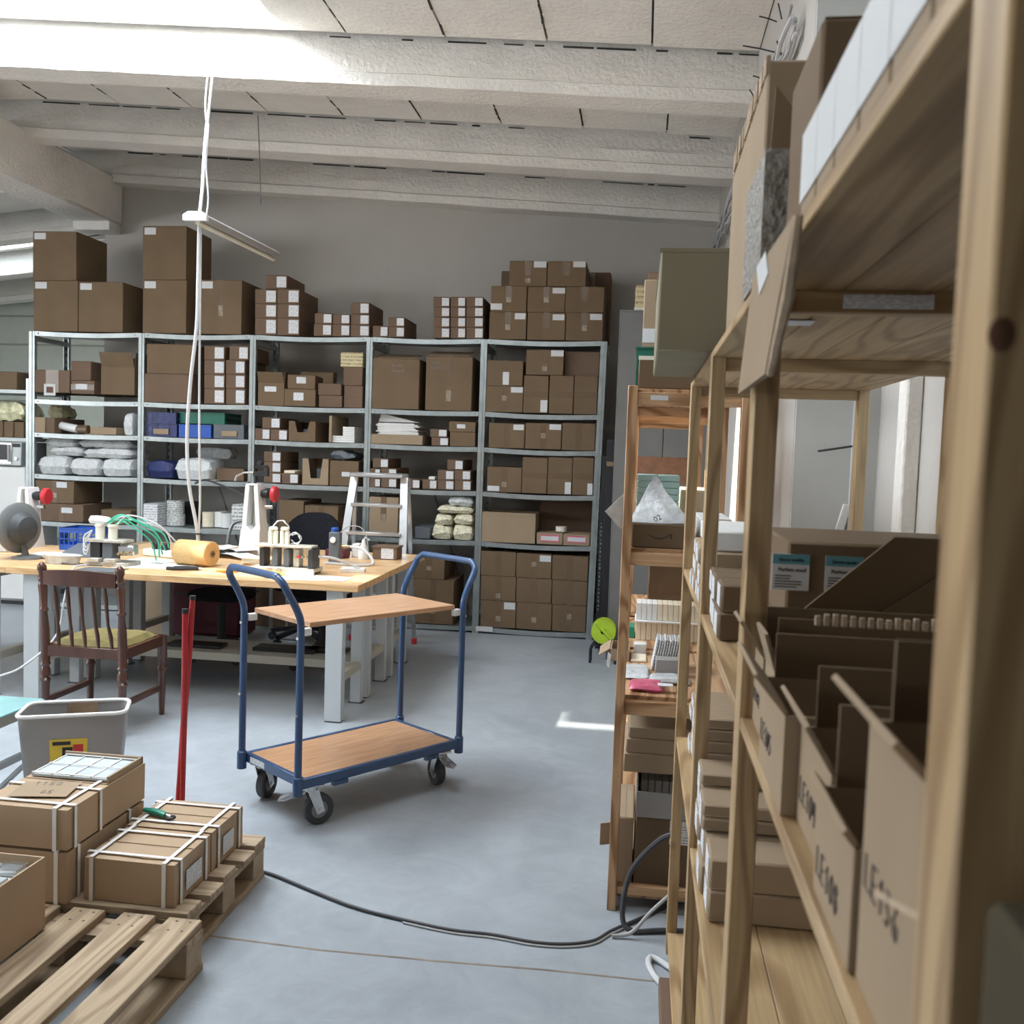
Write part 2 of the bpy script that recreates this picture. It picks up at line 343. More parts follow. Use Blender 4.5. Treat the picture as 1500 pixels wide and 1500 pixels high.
# ================================================================= setting
XW = .56            # right wall, far part
SL = .065           # roof slope
def roof(x, z0=3.50): return z0+SL*(XW-x) if x > -5.1 else z0+SL*(XW+5.1)-.11*(-5.1-x)
def floor_mat():
    m = bpy.data.materials.new('floor'); m.use_nodes = True; nt = m.node_tree; b = nt.nodes['Principled BSDF']; L = nt.links.new; N = nt.nodes.new
    tc = N('ShaderNodeTexCoord')
    def noise_(sc, det, dist=0, rough=.55, st=None):
        mp = N('ShaderNodeMapping'); L(tc.outputs['Object'], mp.inputs[0])
        if st: mp.inputs['Scale'].default_value = st
        n = N('ShaderNodeTexNoise'); n.inputs['Scale'].default_value = sc; n.inputs['Detail'].default_value = det; n.inputs['Distortion'].default_value = dist; n.inputs['Roughness'].default_value = rough; L(mp.outputs[0], n.inputs[0]); return n
    a = noise_(.9, 9, .8, .62); r = N('ShaderNodeValToRGB'); L(a.outputs[0], r.inputs[0]); e = r.color_ramp.elements
    e[0].position = .32; e[0].color = (.285, .315, .345, 1); e[1].position = .68; e[1].color = (.40, .435, .465, 1)
    c = noise_(5, 6, 1.5, .7); r2 = N('ShaderNodeMapRange'); r2.inputs[1].default_value = .35; r2.inputs[2].default_value = .65; r2.inputs[3].default_value = .90; r2.inputs[4].default_value = 1.06; L(c.outputs[0], r2.inputs[0])
    d = noise_(2.2, 8, 3.0, .75, (.4, 1, 1)); r3 = N('ShaderNodeMapRange'); r3.inputs[1].default_value = .60; r3.inputs[2].default_value = .72; r3.inputs[3].default_value = 1.0; r3.inputs[4].default_value = 1.12; L(d.outputs[0], r3.inputs[0])
    m1 = N('ShaderNodeMath'); m1.operation = 'MULTIPLY'; L(r2.outputs[0], m1.inputs[0]); L(r3.outputs[0], m1.inputs[1])
    v = N('ShaderNodeVectorMath'); v.operation = 'SCALE'; L(r.outputs[0], v.inputs[0]); L(m1.outputs[0], v.inputs['Scale']); L(v.outputs[0], b.inputs['Base Color'])
    rr = N('ShaderNodeMapRange'); rr.inputs[3].default_value = .28; rr.inputs[4].default_value = .50; L(c.outputs[0], rr.inputs[0]); L(rr.outputs[0], b.inputs['Roughness']); b.inputs['Specular IOR Level'].default_value = .35
    return m
M['floor'] = floor_mat()
M['wall'] = mat('wall', (.52, .495, .46), .9, var=.02, scale=2, bump=.25, bscale=25, spec=.1)
M['wall_grey'] = mat('wall_grey', (.56, .57, .55), .8, var=.02, bump=.1)
M['plaster'] = mat('plaster', (.86, .83, .78), .9, var=.05, scale=4, bump=1, bscale=34, spec=.1, detail=6)
M['crack'] = mat('crack', (.05, .045, .04), .95)
M['clad'] = mat('clad', (.62, .66, .60), .6, var=.03)
M['seam'] = mat('seam', (.24, .20, .15), .9, var=.3, scale=12)
fl = struct('floor', MB().box(-12, 2.2, -3.5, 13.2, -.06, 0), 'floor')
sm = MB()
pts = [at(*p, z=0) for p in ((300, 1370), (470, 1392), (640, 1408), (800, 1421), (980, 1440))]
for a, b in zip(pts, pts[1:]): sm.bar((a.x, a.y, .0003), (b.x, b.y, .0003), .008, .0012)
sm.build('floor_joint', 'seam', fl)
struct('wall_back', MB().box(-5.1, XW+.3, 8.45, 8.6, 0, 4.4), 'wall')
struct('wall_passage', MB().box(-5.1, -4.95, 8.6, 13.1, 0, 4.4), 'wall')
struct('wall_right', MB().box(XW, XW+.9, 3.66, 8.45, 0, 4.2), 'wall')
st = struct('trim_1', MB().box(XW+.002, XW+.40, 3.64, 3.66, 0, 4.2), 'wall_grey')
MB().box(.765, .772, 3.62, 3.64, 0, 4.0).build('cable_conduit', 'cable_white', st)
NEARX = .86
wn = struct('wall_right_near', MB().box(NEARX, 1.0, 2.75, 3.66, 0, 4.2).box(NEARX, 1.0, -3.5, 1.45, 0, 4.2).box(NEARX, 1.0, 1.45, 2.75, 0, .9).box(NEARX, 1.0, 1.45, 2.75, 2.9, 4.2), 'wall')
struct('trim_2', MB().box(NEARX-.05, NEARX, 3.1, 3.2, 0, 3.9, .006), 'plaster')
w1 = struct('window_1', MB().box(.90, .94, 1.45, 1.50, .9, 2.9).box(.90, .94, 2.70, 2.75, .9, 2.9).box(.90, .94, 1.50, 2.70, .9, .95).box(.90, .94, 1.50, 2.70, 2.85, 2.9).box(.90, .94, 2.08, 2.12, .95, 2.85), 'white_plastic')
gl = mat('window_glass', (.9, .95, .95), .05, trans=1.0); M['window_glass'] = gl
MB().box(.915, .92, 1.50, 2.08, .95, 2.85).build('pane', gl, w1); MB().box(.915, .92, 2.12, 2.70, .95, 2.85).build('pane', gl, w1)
struct('wall_left', MB().box(-12, -11.9, -3.5, 13.2, 0, 5), 'wall')
struct('wall_near', MB().box(-12, 2.2, -3.6, -3.5, 0, 5), 'wall')
wf = MB(); 
wallfar = struct('wall_far', wf.box(-12, -4.9, 13.1, 13.2, 0, 5), 'clad')
for k in range(9):
    MB().box(-11.9, -5.12, 13.06, 13.1, .35+k*.42, .35+k*.42+.405, .01).build('cladding_panel', 'clad', wallfar)
# ---- ceiling: backing slab with the roof-light openings and an added sun slot, plaster-covered slabs, beams
HOLE = (-4.85, -2.2, 3.54, 5.58); HOLE2 = (-7.2, -5.45, 4.38, 4.70)  # second opening: unseen slot added so the sun streaks the floor
def slab(x0, x1, y0, y1, zl, t):
    r0, r1 = roof(x0, zl), roof(x1, zl)
    return [(x0, y0, r0), (x1, y0, r1), (x1, y1, r1), (x0, y1, r0), (x0, y0, r0+t), (x1, y0, r1+t), (x1, y1, r1+t), (x0, y1, r0+t)], [(3, 2, 1, 0), (4, 5, 6, 7), (0, 1, 5, 4), (1, 2, 6, 5), (2, 3, 7, 6), (3, 0, 4, 7)]
cb = MB(); ZB = 3.79
def inhole(x, y):
    return any(h[0] < x < h[1] and h[2] < y < h[3] for h in (HOLE, HOLE2, (-11, -7, 9.95, 11.1)))
xs = sorted([-12, -11, -7, -7.2, -5.45, -5.1, -4.85, -2.2, 2.2]); ys = sorted([-3.5, 3.54, 4.38, 4.70, 5.58, 9.95, 11.1, 13.2])
for a, b in zip(xs, xs[1:]):
    for c, d in zip(ys, ys[1:]):
        if not inhole((a+b)/2, (c+d)/2): cb.add(*slab(a, b, c, d, ZB+.05, .14))
ceil = struct('ceiling', cb, 'crack')
BEAMS = [(-2.0, -1.8), (.0, .2), (1.6, 1.8), (3.30, 3.52), (5.58, 5.80), (7.02, 7.24), (8.27, 8.45), (9.75, 9.93), (11.2, 11.4), (12.6, 12.8)]
PW = .60; rnd = random.Random(3)
for (b0, b1), (c0, c1) in zip(BEAMS, BEAMS[1:]):
    y0, y1 = b1, c0
    if y1 < 3.0: 
        MB().add(*slab(-12, 2.2, y0, y1, ZB, .045)).build('ceiling_slab', 'plaster', ceil); continue
    x = .56+ (.0 if y0 < 5 else .12)
    while x > -11.9:
        x0 = x-PW; X0, X1 = x0+.006, x-.006
        if x0 > -5.1 and x0-PW < -5.1 and x0 < -4.9: X0 = x0+.005
        far = y0 > 8.4
        if not (far and x > -4.9):
            segs = [(y0+.004, y1-.012)]
            xm = (X0+X1)/2
            for h in (HOLE, HOLE2, (-11, -7, 9.95, 11.1)):
                if h[0] < X1 and h[1] > X0:
                    if h is HOLE and X0 < -2.2 < X1: 
                        v, f = slab(-2.2, X1, segs[0][0], segs[0][1], ZB, .045); MB().add(v, f).build('ceiling_slab', 'plaster', ceil)
                    ns = []
                    for s0, s1 in segs:
                        if h[2] > s0+.02: ns.append((s0, min(s1, h[2])))
                        if h[3] < s1-.02: ns.append((max(s0, h[3]), s1))
                    segs = ns
            for s0, s1 in segs:
                if s1-s0 > .03:
                    dz = rnd.uniform(-.006, .006); MB().add(*slab(X0, X1, s0, s1, ZB+dz, .045)).build('ceiling_slab', 'plaster', ceil)
        x = x0
# curb (shaft) of the roof light, rising above the slabs
cu = MB(); cx0, cx1, cy0, cy1 = HOLE
for a, b, c, d in ((cx0, cx0+.03, cy0, cy1), (cx1-.03, cx1, cy0, cy1), (cx0+.03, cx1-.03, cy0, cy0+.03), (cx0+.03, cx1-.03, cy1-.03, cy1)): cu.add(*slab(a, b, c, d, ZB+.004, .60))
cu.build('roof_light_curb', 'plaster', ceil)
def beam(y0, y1, x0, x1, zb=3.50):
    "concrete beam: web, chamfer and bottom flange"
    pr_ = [(y0+.05, .33), (y0+.05, .20), (y0+.03, .17), (y0+.03, .085), (y0, .07), (y0, 0), (y1, 0), (y1, .07), (y1-.03, .085), (y1-.03, .17), (y1-.05, .20), (y1-.05, .33)]
    n = max(2, int((x1-x0)/.10)); vs = []; fs = []; R = random.Random(int(y0*100)); m = len(pr_)
    from mathutils import noise
    for i in range(n+1):
        x = x0+(x1-x0)*i/n
        for k, (y, h) in enumerate(pr_):
            j = noise.noise(Vector((x*3.1, k*.7, y0)))*.008+noise.noise(Vector((x*9, k*1.7, y0)))*.004
            vs.append((x, y+j, roof(x, zb)+h+(j if h < .3 else 0)))
    for i in range(n):
        for k in range(m-1): fs.append((i*m+k, (i+1)*m+k, (i+1)*m+k+1, i*m+k+1))
    return MB().add(vs, fs)
for y0, y1 in BEAMS:
    if y0 > 8.5: bm_ = beam(y0, y1, -11.9, -5.1)
    elif y0 > 3: bm_ = beam(y0, y1, -11.9, -5.1); b2 = beam(y0, y1, -5.1, XW if y0 > 3.7 else 2.2); bm_.add(b2.v, b2.f)
    else: bm_ = beam(y0, y1, -11.9, -5.1); b2 = beam(y0, y1, -5.1, NEARX); bm_.add(b2.v, b2.f)
    bm_.build('beam', 'plaster', ceil)
ck = MB(); R = random.Random(9)
for (b0, b1), (c0, c1) in zip(BEAMS, BEAMS[1:]):
    if c0 > 3.6 and c0 < 8.4:
        x = -4.8
        while x < .5:
            l = R.uniform(.05, .35)
            if R.random() < .75 and not (HOLE[0] < x < HOLE[1] and c0 < 6): 
                z = roof(x+l/2, ZB)-.003; ck.bar((x, c0+.046, roof(x, ZB)-.004), (x+l, c0+.046, roof(x+l, ZB)-.004), .008, R.uniform(.004, .011))
            x += l+R.uniform(.01, .12)
        for k in range(9):
            x = (.56 if c0 < 6 else .68)-PW*(k+1); n_ = 5
            ya, yb = (c0-.75, c0-.02)
            for i in range(n_):
                if R.random() < .7 and not inhole(x, ya): 
                    y = ya+(yb-ya)*i/n_; ck.bar((x+R.uniform(-.004, .004), y, roof(x, ZB)-.002), (x+R.uniform(-.004, .004), y+(yb-ya)/n_*R.uniform(.5, .95), roof(x, ZB)-.002), R.uniform(.006, .014), .005)
ck.build('joint_crack', 'crack', ceil)['kind'] = 'stuff'
g = MB().box(-5.32, -4.92, 4.6, 8.45, 3.50, 3.92, .02); g.box(-5.30, -4.94, 8.25, 8.45, 3.42, 3.50)
g.build('girder', 'plaster', ceil)
# ================================================================= cartons
PL = []                                            # placed boxes, so that a stack rests on what is under it
def settle(x0, x1, y0, y1, z0, z1, tol=.05, fit=True):
    best = None
    for a in PL:
        if a[0] < x1-.01 and a[1] > x0+.01 and a[2] < y1-.01 and a[3] > y0+.01 and abs(a[5]-z0) < tol and a[5] < z1-.02:
            if best is None or a[5] > best: best = a[5]
    if best is not None: z0 = best+.0008
    if fit:
        for a in PL:
            if a[2] < y1-.005 and a[3] > y0+.005 and a[4] < z1-.006 and a[5] > z0+.006:
                if a[0] < x0 < a[1] and a[1]-x0 < .09: x0 = a[1]+.0015
                elif a[0] < x1 < a[1] and x1-a[0] < .09: x1 = a[0]-.0015
    PL.append((x0, x1, y0, y1, z0, z1)); return x0, x1, z0, z1
def sticker_on(par, face, u0, u1, v0, v1, m='sticker', name='label', off=.001, tilt=0):
    "face = ('-y', y, x0, x1, z0, z1) or ('-x', x, y0, y1, z0, z1); u,v fractions of that face"
    k, c, a0, a1, z0, z1 = face; A0, A1 = a0+(a1-a0)*u0, a0+(a1-a0)*u1; Z0, Z1 = z0+(z1-z0)*v0, z0+(z1-z0)*v1; mb = MB()
    if k == '-y': mb.box(A0, A1, c-off-.0005, c-.0002, Z0, Z1); ax = 'Y'; ce = ((A0+A1)/2, c, (Z0+Z1)/2)
    elif k == '-x': mb.box(c-off-.0005, c-.0002, A0, A1, Z0, Z1); ax = 'X'; ce = (c, (A0+A1)/2, (Z0+Z1)/2)
    else: mb.box(A0, A1, Z0, Z1, c+.0002, c+off+.0005); ax = 'Z'; ce = ((A0+A1)/2, (Z0+Z1)/2, c)
    if tilt: mb.rot(tilt, ce, ax)
    return mb.build(name, m, par)
def carton(x0, x1, y0, y1, z0, z1, label, group=None, m='kraft', tape='v', st=None, stm='sticker', tol=.05, name='carton', cat='box', yaw=0, flaps=0, tapew=.05, side='-y', fit=True, seam=True, fmax=9):
    """closed or open carton. st = (u0,u1,v0,v1) of a paper label on its front, tape 'v','h' or None;
    flaps > 0: an open carton with its flaps raised by that angle"""
    x0, x1, z0, z1 = settle(x0, x1, y0, y1, z0, z1, tol, fit)
    t = thing(name, ((x0+x1)/2, (y0+y1)/2, z0), label, cat, group)
    w, d, h = x1-x0, y1-y0, z1-z0
    if not flaps:
        b = MB().box(x0, x1, y0, y1, z0, z1-.0015 if seam else z1, min(.004, w*.04))
        if seam:                                    # two top flaps meeting in a seam
            xm = (x0+x1)/2
            if tape != 'h': b.box(x0+.003, xm-.0008, y0+.002, y1-.002, z1-.0015, z1); b.box(xm+.0008, x1-.003, y0+.002, y1-.002, z1-.0015, z1)
            else: b.box(x0+.003, x1-.003, y0+.002, (y0+y1)/2-.0008, z1-.0015, z1); b.box(x0+.003, x1-.003, (y0+y1)/2+.0008, y1-.002, z1-.0015, z1)
        b.build('body', m, t)
    else:
        th = .004; b = MB().box(x0, x1, y0, y0+th, z0, z1).box(x0, x1, y1-th, y1, z0, z1).box(x0, x0+th, y0+th, y1-th, z0, z1).box(x1-th, x1, y0+th, y1-th, z0, z1).box(x0+th, x1-th, y0+th, y1-th, z0, z0+th)
        b.build('body', m, t); fl = min(w*.42, d*.42, fmax)
        fr = rnd.uniform
        def flap(kind, a):
            q = MB()
            if kind == 'f': q.box(x0+.004, x1-.004, y0, y0+.004, z1, z1+fl).rot(a, (0, y0, z1), 'X')
            if kind == 'b': q.box(x0+.004, x1-.004, y1-.004, y1, z1, z1+fl).rot(-a, (0, y1, z1), 'X')
            if kind == 'l': q.box(x0, x0+.004, y0+.004, y1-.004, z1, z1+fl).rot(-a, (x0, 0, z1), 'Y')
            if kind == 'r': q.box(x1-.004, x1, y0+.004, y1-.004, z1, z1+fl).rot(a, (x1, 0, z1), 'Y')
            q.build('flap', m, t)
        for kd in 'fblr': flap(kd, (flaps+fr(-.1, .1))*(1 if kd in 'fb' else .25))
    f = ('-y', y0, x0, x1, z0, z1) if side == '-y' else ('-x', x0, y0, y1, z0, z1)
    if tape and not flaps:
        tp = MB(); xm = (x0+x1)/2; tw = tapew/2
        if tape == 'v': tp.box(xm-tw, xm+tw, y0-.0006, y0-.0001, z0+h*.45, z1).box(xm-tw, xm+tw, y0-.0006, y1, z1+.0001, z1+.0006)
        elif tape == 'V': tp.box(xm-tw, xm+tw, y0-.0006, y0-.0001, z0+.001, z1)
        elif tape == 'h': tp.box(x0, x1, y0-.0006, y0-.0001, z0+h*.5-tw, z0+h*.5+tw)
        tp.build('packing_tape', 'tape', t)
        if rnd.random() < .5 and tape in 'vV' and h > .15:
            k = rnd.uniform(.1, .5); MB().box(xm-tw*.8, xm+tw*.8, y0-.0011, y0-.0007, z0+h*k, z0+h*(k+.2)).build('clear_tape', 'tape_clear', t)
    if st: sticker_on(t, f, *st, m=stm)
    if yaw:
        t.rotation_euler.z = yaw
    return t
# ================================================================= metal racks
RX = [-5.285, -4.27, -3.272, -2.262, -1.305, -.335]; RY0, RY1 = 7.64, 8.16
RZ = [2.41, 1.823, 1.533, 1.172, .762, .055]
rack = thing('storage_rack', (-2.8, 7.9, 0), 'long galvanised steel storage rack of five bays against the back wall', 'rack')
for i, x in enumerate(RX):
    lean = -.03 if i == 5 else 0
    for y in (RY0, RY1):
        u = MB(); s = 1 if y == RY0 else -1
        u.prism([(x-.026, y-s*.004), (x-.004, y-s*.004), (x-.004, y-s*.009), (x+.004, y-s*.009), (x+.004, y-s*.004), (x+.026, y-s*.004), (x+.026, y+s*.03), (x+.022, y+s*.03), (x+.022, y), (x-.022, y), (x-.022, y+s*.03), (x-.026, y+s*.03)], 2, 0, 2.4075)
        if lean:
            u.v = [(vx+lean*(1-vz/2.45), vy, vz) for vx, vy, vz in u.v]
        u.build('upright', 'galv', rack)
        h = MB()
        if y == RY1:
            for k in range(40): h.box(x-.015, x-.009, y-.009, y-.006, .08+k*.06, .11+k*.06)
            h.build('slot', 'ink', rack)['kind'] = 'stuff'
    MB().box(x-.02, x+.02, RY0+.03, RY1-.03, 2.33, 2.37).build('side_brace', 'galv_paint', rack); MB().box(x-.02, x+.02, RY0+.03, RY1-.03, .10, .14).build('side_brace', 'galv_paint', rack)
for b in range(5):
    for k, z in enumerate(RZ):
        x0, x1 = RX[b]+.028, RX[b+1]-.028; sag = .012 if b == 4 or k == 0 else .007; n = 8; vs = []; fs = []
        if b == 4 and k > 0: x1 -= .012*k/5
        prof = [(RY1-.03, 0), (RY0-.003, 0), (RY0-.003, -.038), (RY0+.012, -.038), (RY0+.012, -.006), (RY1-.03, -.006)]
        for i in range(n+1):
            t = i/n; x = x0+(x1-x0)*t; dz = -sag*math.sin(math.pi*t)
            vs += [(x, y, z+h+dz) for y, h in prof]
        m = len(prof)
        for i in range(n):
            for j in range(m): fs.append((i*m+j, (i+1)*m+j, (i+1)*m+(j+1) % m, i*m+(j+1) % m))
        fs += [tuple(range(m)), tuple(n*m+j for j in reversed(range(m)))]
        sb = MB().add(vs, fs).build('shelf_board', 'galv', rack)
        for xx in (x0+.03, x1-.03): MB().lathe((xx, RY0-.0035, z-.019), [(0, -.004), (.006, -.004), (.006, 0)], 6, 'y').build('bolt', 'ink_grey', sb)
        for q in range(1): PL.append((x0, x1, RY0-.01, RY1, z-.04, z))
for b in (1, 3):                                   # diagonal braces seen through the bays
    MB().bar((RX[b]+.45, RY1+.01, 1.15), (RX[b+1]-.15, RY1+.01, .1), .012, .012).build('cross_brace', 'ink_grey', rack)
MB().box(*[at(697, 914, y=RY0-.012).x, at(722, 914, y=RY0-.012).x], RY0-.012, RY0-.006, .02, .06).build('bay_label', 'sticker', rack)
def C(px0, py0, px1, py1, label, group=None, y=7.635, d=.45, **k):
    xm, ym = (px0+px1)/2, (py0+py1)/2
    x0, x1 = at(px0, ym, y=y).x, at(px1, ym, y=y).x; z0, z1 = at(xm, py1, y=y).z, at(xm, py0, y=y).z
    if z0 < 2.35:
        for i in range(5):
            if RX[i] < (x0+x1)/2 < RX[i+1]:
                x0 = max(x0, RX[i]+.030); x1 = min(x1, RX[i+1]-(.030+(.03*(1-z0/2.45) if i == 4 else 0)))
        d = min(d, RY1-.034-y)
    return carton(x0, x1, y, min(y+d, 8.43), z0, z1, label, group, **k)
LB = (.52, .96, .12, .9)                            # the tall white label of the slim cartons
def slim(px0, py0, px1, py1, where, **k):
    k.setdefault('d', .42)
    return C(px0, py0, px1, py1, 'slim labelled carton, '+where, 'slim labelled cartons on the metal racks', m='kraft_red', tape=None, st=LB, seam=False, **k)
# --- top row, bay 1 and 2: big cartons
CST = (.04, .30, .84, .97)
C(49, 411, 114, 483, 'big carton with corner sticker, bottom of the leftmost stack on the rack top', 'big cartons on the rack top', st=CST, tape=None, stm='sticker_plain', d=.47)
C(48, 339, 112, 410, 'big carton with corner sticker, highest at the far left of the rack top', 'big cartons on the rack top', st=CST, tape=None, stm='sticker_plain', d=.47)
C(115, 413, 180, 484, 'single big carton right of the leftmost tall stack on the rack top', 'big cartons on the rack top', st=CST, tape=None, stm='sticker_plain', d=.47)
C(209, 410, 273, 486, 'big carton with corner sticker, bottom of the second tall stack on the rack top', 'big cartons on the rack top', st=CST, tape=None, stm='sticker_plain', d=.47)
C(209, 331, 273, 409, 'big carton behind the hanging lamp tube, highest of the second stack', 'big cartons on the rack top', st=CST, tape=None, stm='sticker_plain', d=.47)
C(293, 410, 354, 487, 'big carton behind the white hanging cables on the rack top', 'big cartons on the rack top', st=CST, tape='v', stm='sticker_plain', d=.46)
# --- top row bay 3: slim cartons
for c, (a, b, n) in enumerate(((373.5, 405.3, 'left'), (406, 438.5, 'right'))):
    for r, (y0, y1, rn) in enumerate(((466, 488, 'bottom'), (445, 466, 'middle'), (423.5, 445, 'top'))): slim(a, y0, b, y1, '%s of the %s column of three on the third bay top' % (rn, n), d=.46)
slim(389, 403, 420.5, 423.5, 'alone on top of the two columns of three')
slim(459.6, 474.5, 486, 490.5, 'lower, leftmost of the low row on the third bay top'); slim(461, 458.7, 486.5, 474.5, 'upper, leftmost of the low row on the third bay top')
slim(487, 475.2, 512.5, 491, 'lower, second pair of the low row on the third bay top'); slim(487.5, 460, 512.5, 475.2, 'upper, second pair of the low row on the third bay top')
slim(513.5, 476, 541, 491.5, 'bottom of three beside the third upright, rack top'); slim(514, 460.3, 541, 476, 'middle of three beside the third upright, rack top'); slim(514, 443, 541, 460.3, 'highest of three beside the third upright, rack top')
slim(546, 477.3, 568.5, 493, 'low single one just right of the fourth upright, rack top'); slim(569, 478.6, 592.5, 493, 'lower of the pair left of the empty rack top'); slim(569, 464.5, 592.5, 478.6, 'upper of the pair left of the empty rack top')
for r, (y0, y1) in enumerate(((479.6, 494.5), (464.6, 479.6), (449.7, 464.6), (434.8, 449.7))):
    for c, (a, b) in enumerate(((635, 658.8), (660, 682), (683, 708))):
        slim(a, y0, b, y1, '%s row, %s column of the block of twelve' % (('lowest', 'second lowest', 'second highest', 'highest')[r], ('left', 'middle', 'right')[c]), d=.40)
# --- top row bay 5
MED = 'medium taped cartons on the rightmost rack bay'
def med(px0, py0, px1, py1, where, **k): 
    k.setdefault('stm', 'sticker_plain')
    return C(px0, py0, px1, py1, 'brown taped carton, '+where, MED, **k)
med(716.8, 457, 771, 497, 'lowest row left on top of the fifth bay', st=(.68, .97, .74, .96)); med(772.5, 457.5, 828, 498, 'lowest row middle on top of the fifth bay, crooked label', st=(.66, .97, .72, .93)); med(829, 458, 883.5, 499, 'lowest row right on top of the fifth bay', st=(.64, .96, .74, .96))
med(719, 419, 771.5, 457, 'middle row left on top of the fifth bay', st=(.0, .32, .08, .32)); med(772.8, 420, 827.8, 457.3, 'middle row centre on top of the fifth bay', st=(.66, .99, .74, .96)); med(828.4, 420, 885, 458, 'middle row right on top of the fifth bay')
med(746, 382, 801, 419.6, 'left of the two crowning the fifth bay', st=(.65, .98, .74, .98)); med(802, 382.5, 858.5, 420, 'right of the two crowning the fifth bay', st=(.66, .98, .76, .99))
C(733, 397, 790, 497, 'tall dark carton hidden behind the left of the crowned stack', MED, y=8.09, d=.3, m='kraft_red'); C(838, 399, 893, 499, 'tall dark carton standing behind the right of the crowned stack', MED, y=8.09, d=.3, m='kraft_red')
# --- bay 1 rows
t = C(51, 541.8, 102, 575, 'brown carton with a photo print label on the first bay', m='kraft_red', tape='V', tapew=.12); 
f = ('-y', 7.635, at(51, 560, y=7.635).x, at(102, 560, y=7.635).x, 1.824, 1.99)
sticker_on(t, f, .27, .60, .2, .80, 'sticker_plain', off=.003); sticker_on(t, f, .34, .54, .34, .66, 'walnut', 'picture_print', off=.004)
C(104, 557.5, 138, 577, 'low carton with a white slip, under another on the first bay', m='kraft_red', tape='h', st=(.2, .7, .35, .75)); C(104, 529, 133, 557.5, 'plain carton atop the low carton with a white slip', m='kraft_red', tape=None)
C(148, 538, 197, 578, 'open carton with raised flaps at the right of the first bay', m='kraft', flaps=.35)
C(52, 704, 108, 737, 'wide taped carton with a slip, upper one low in the first bay', m='kraft', tape='V', st=(.55, .82, .7, .95)); C(58, 738, 122, 768, 'dark taped carton under the wide one low in the first bay', m='kraft_red', tape='V', st=(.5, .75, .5, .8)); C(148, 747, 191, 770, 'small plain carton at the right of the first bay behind the bench', m='kraft', tape=None)
# --- bay 2 rows
C(210, 547.6, 281, 590, 'long plain carton, lower of two in the second bay', tape=None, m='kraft_red'); C(215, 504, 283, 547, 'long plain carton, upper of two in the second bay', tape=None, m='kraft')
for c, (a, b) in enumerate(((299, 330), (331, 360))):
    for r, (y0, y1) in enumerate(((569.3, 590.5), (548.5, 569.3), (527.5, 548.5), (506.5, 527.5))):
        o = 5 if (c == 1 and r == 3) else 0
        slim(a+o, y0, b+o-1, y1, '%s of the %s column of four in the second bay' % (('lowest', 'third', 'second', 'highest')[r], ('left', 'right')[c]), d=.44)
C(317, 686, 357, 705.5, 'small brown carton beside the cloudy sack in the second bay', tape=None, m='kraft_red', y=7.75, d=.3)
# --- bay 3 rows
C(378, 561, 416, 594, 'open carton with a white slip at the left of the third bay', flaps=.5, st=(.25, .7, .62, .85), d=.30); C(415, 570, 462, 596, 'carton with a white square label, lower in the third bay', tape=None, st=(.3, .62, .35, .8)); C(419, 549, 458, 569, 'carton with a small slip sitting crooked on another in the third bay', tape=None, st=(.32, .66, .4, .85), yaw=.12, tol=.09, d=.3)
C(467, 579.3, 501, 597, 'small plain carton, lower, middle of the third bay', tape=None, m='kraft_red'); C(466, 561.5, 500, 579, 'small plain carton, upper, middle of the third bay', tape=None, m='kraft_red')
C(504, 565, 531, 597, 'carton with arrows printed on it at the right of the third bay', tape='h', tapew=.006, m='kraft_red'); C(503, 537.5, 531, 564.5, 'plain carton on the carton with printed arrows', tape=None, m='kraft_red'); C(499, 516, 531.5, 537, 'striped yellowish box on top at the right of the third bay', tape=None, m='striped')
C(440, 545, 500, 580, 'dark carton at the back of the third bay', tape=None, m='kraft_in', y=8.02, d=.10)
slim(371, 627.5, 395.5, 644, 'lower left, fourth row of bay three'); slim(396, 629, 421, 645, 'lower right, third shelf of bay three'); slim(384, 611.5, 410.4, 628, 'atop the pair at the left of bay three', tol=.07)
slim(386.4, 692.5, 411.5, 709.5, 'lowest of the three at the left, fourth row of bay three'); slim(386.4, 676.5, 411.5, 692.5, 'middle of the three at the left, fourth row of bay three'); slim(386.4, 661.5, 411.5, 676.5, 'highest of the three at the left, fourth row of bay three')
slim(412.5, 693.5, 437, 710, 'single with a flat pad on top in bay three'); C(416, 689, 432, 693, 'small pale pad lying on a slim carton', m='paper_warm', tape=None, name='paper_pad', cat='pad', d=.2)
C(408, 733, 444.5, 779, 'tall brown carton low in the third bay, left', tape=None); C(446, 741, 495, 779, 'wide brown carton low in the third bay, right', tape='v')
# --- bay 4 rows
big = C(545, 525.5, 614, 599.5, 'large carton with gaping lid, left one in the fourth bay', tape=None, d=.5)
big2 = C(623.5, 522, 691.5, 600.5, 'large carton with gaping lid, right one in the fourth bay', tape='v', d=.5)
for bg_, (a, b, yy, s1, s2) in ((big, (545, 614, 525, 'PL 034', 'Karta 02')), (big2, (623.5, 691.5, 521, 'Z 100', 'KARTY M'))):
    X0, X1 = at(a, 560, y=7.635).x, at(b, 560, y=7.635).x; zt = at((a+b)/2, yy, y=7.635).z
    q = MB().quad((X0+.01, 7.64, zt), (X1-.03, 7.64, zt), (X1-.03, 7.86, zt+.05), (X0+.01, 7.86, zt+.05), .004); q.build('flap', 'kraft_in', bg_)
    q = MB(); text_on(q, s1, .03, (X0+.17 if bg_ is big else X0+.04, 7.6335, zt-.07), (1, 0, 0), (0, 0, 1)); text_on(q, s2, .03, (X0+.17 if bg_ is big else X0+.04, 7.6335, zt-.11), (1, 0, 0), (0, 0, 1)); q.build('marker_writing', 'ink_grey', bg_)
C(539, 636.5, 619, 652, 'flat long carton under the heap of envelopes', tape=None, m='kraft_pale', d=.4)
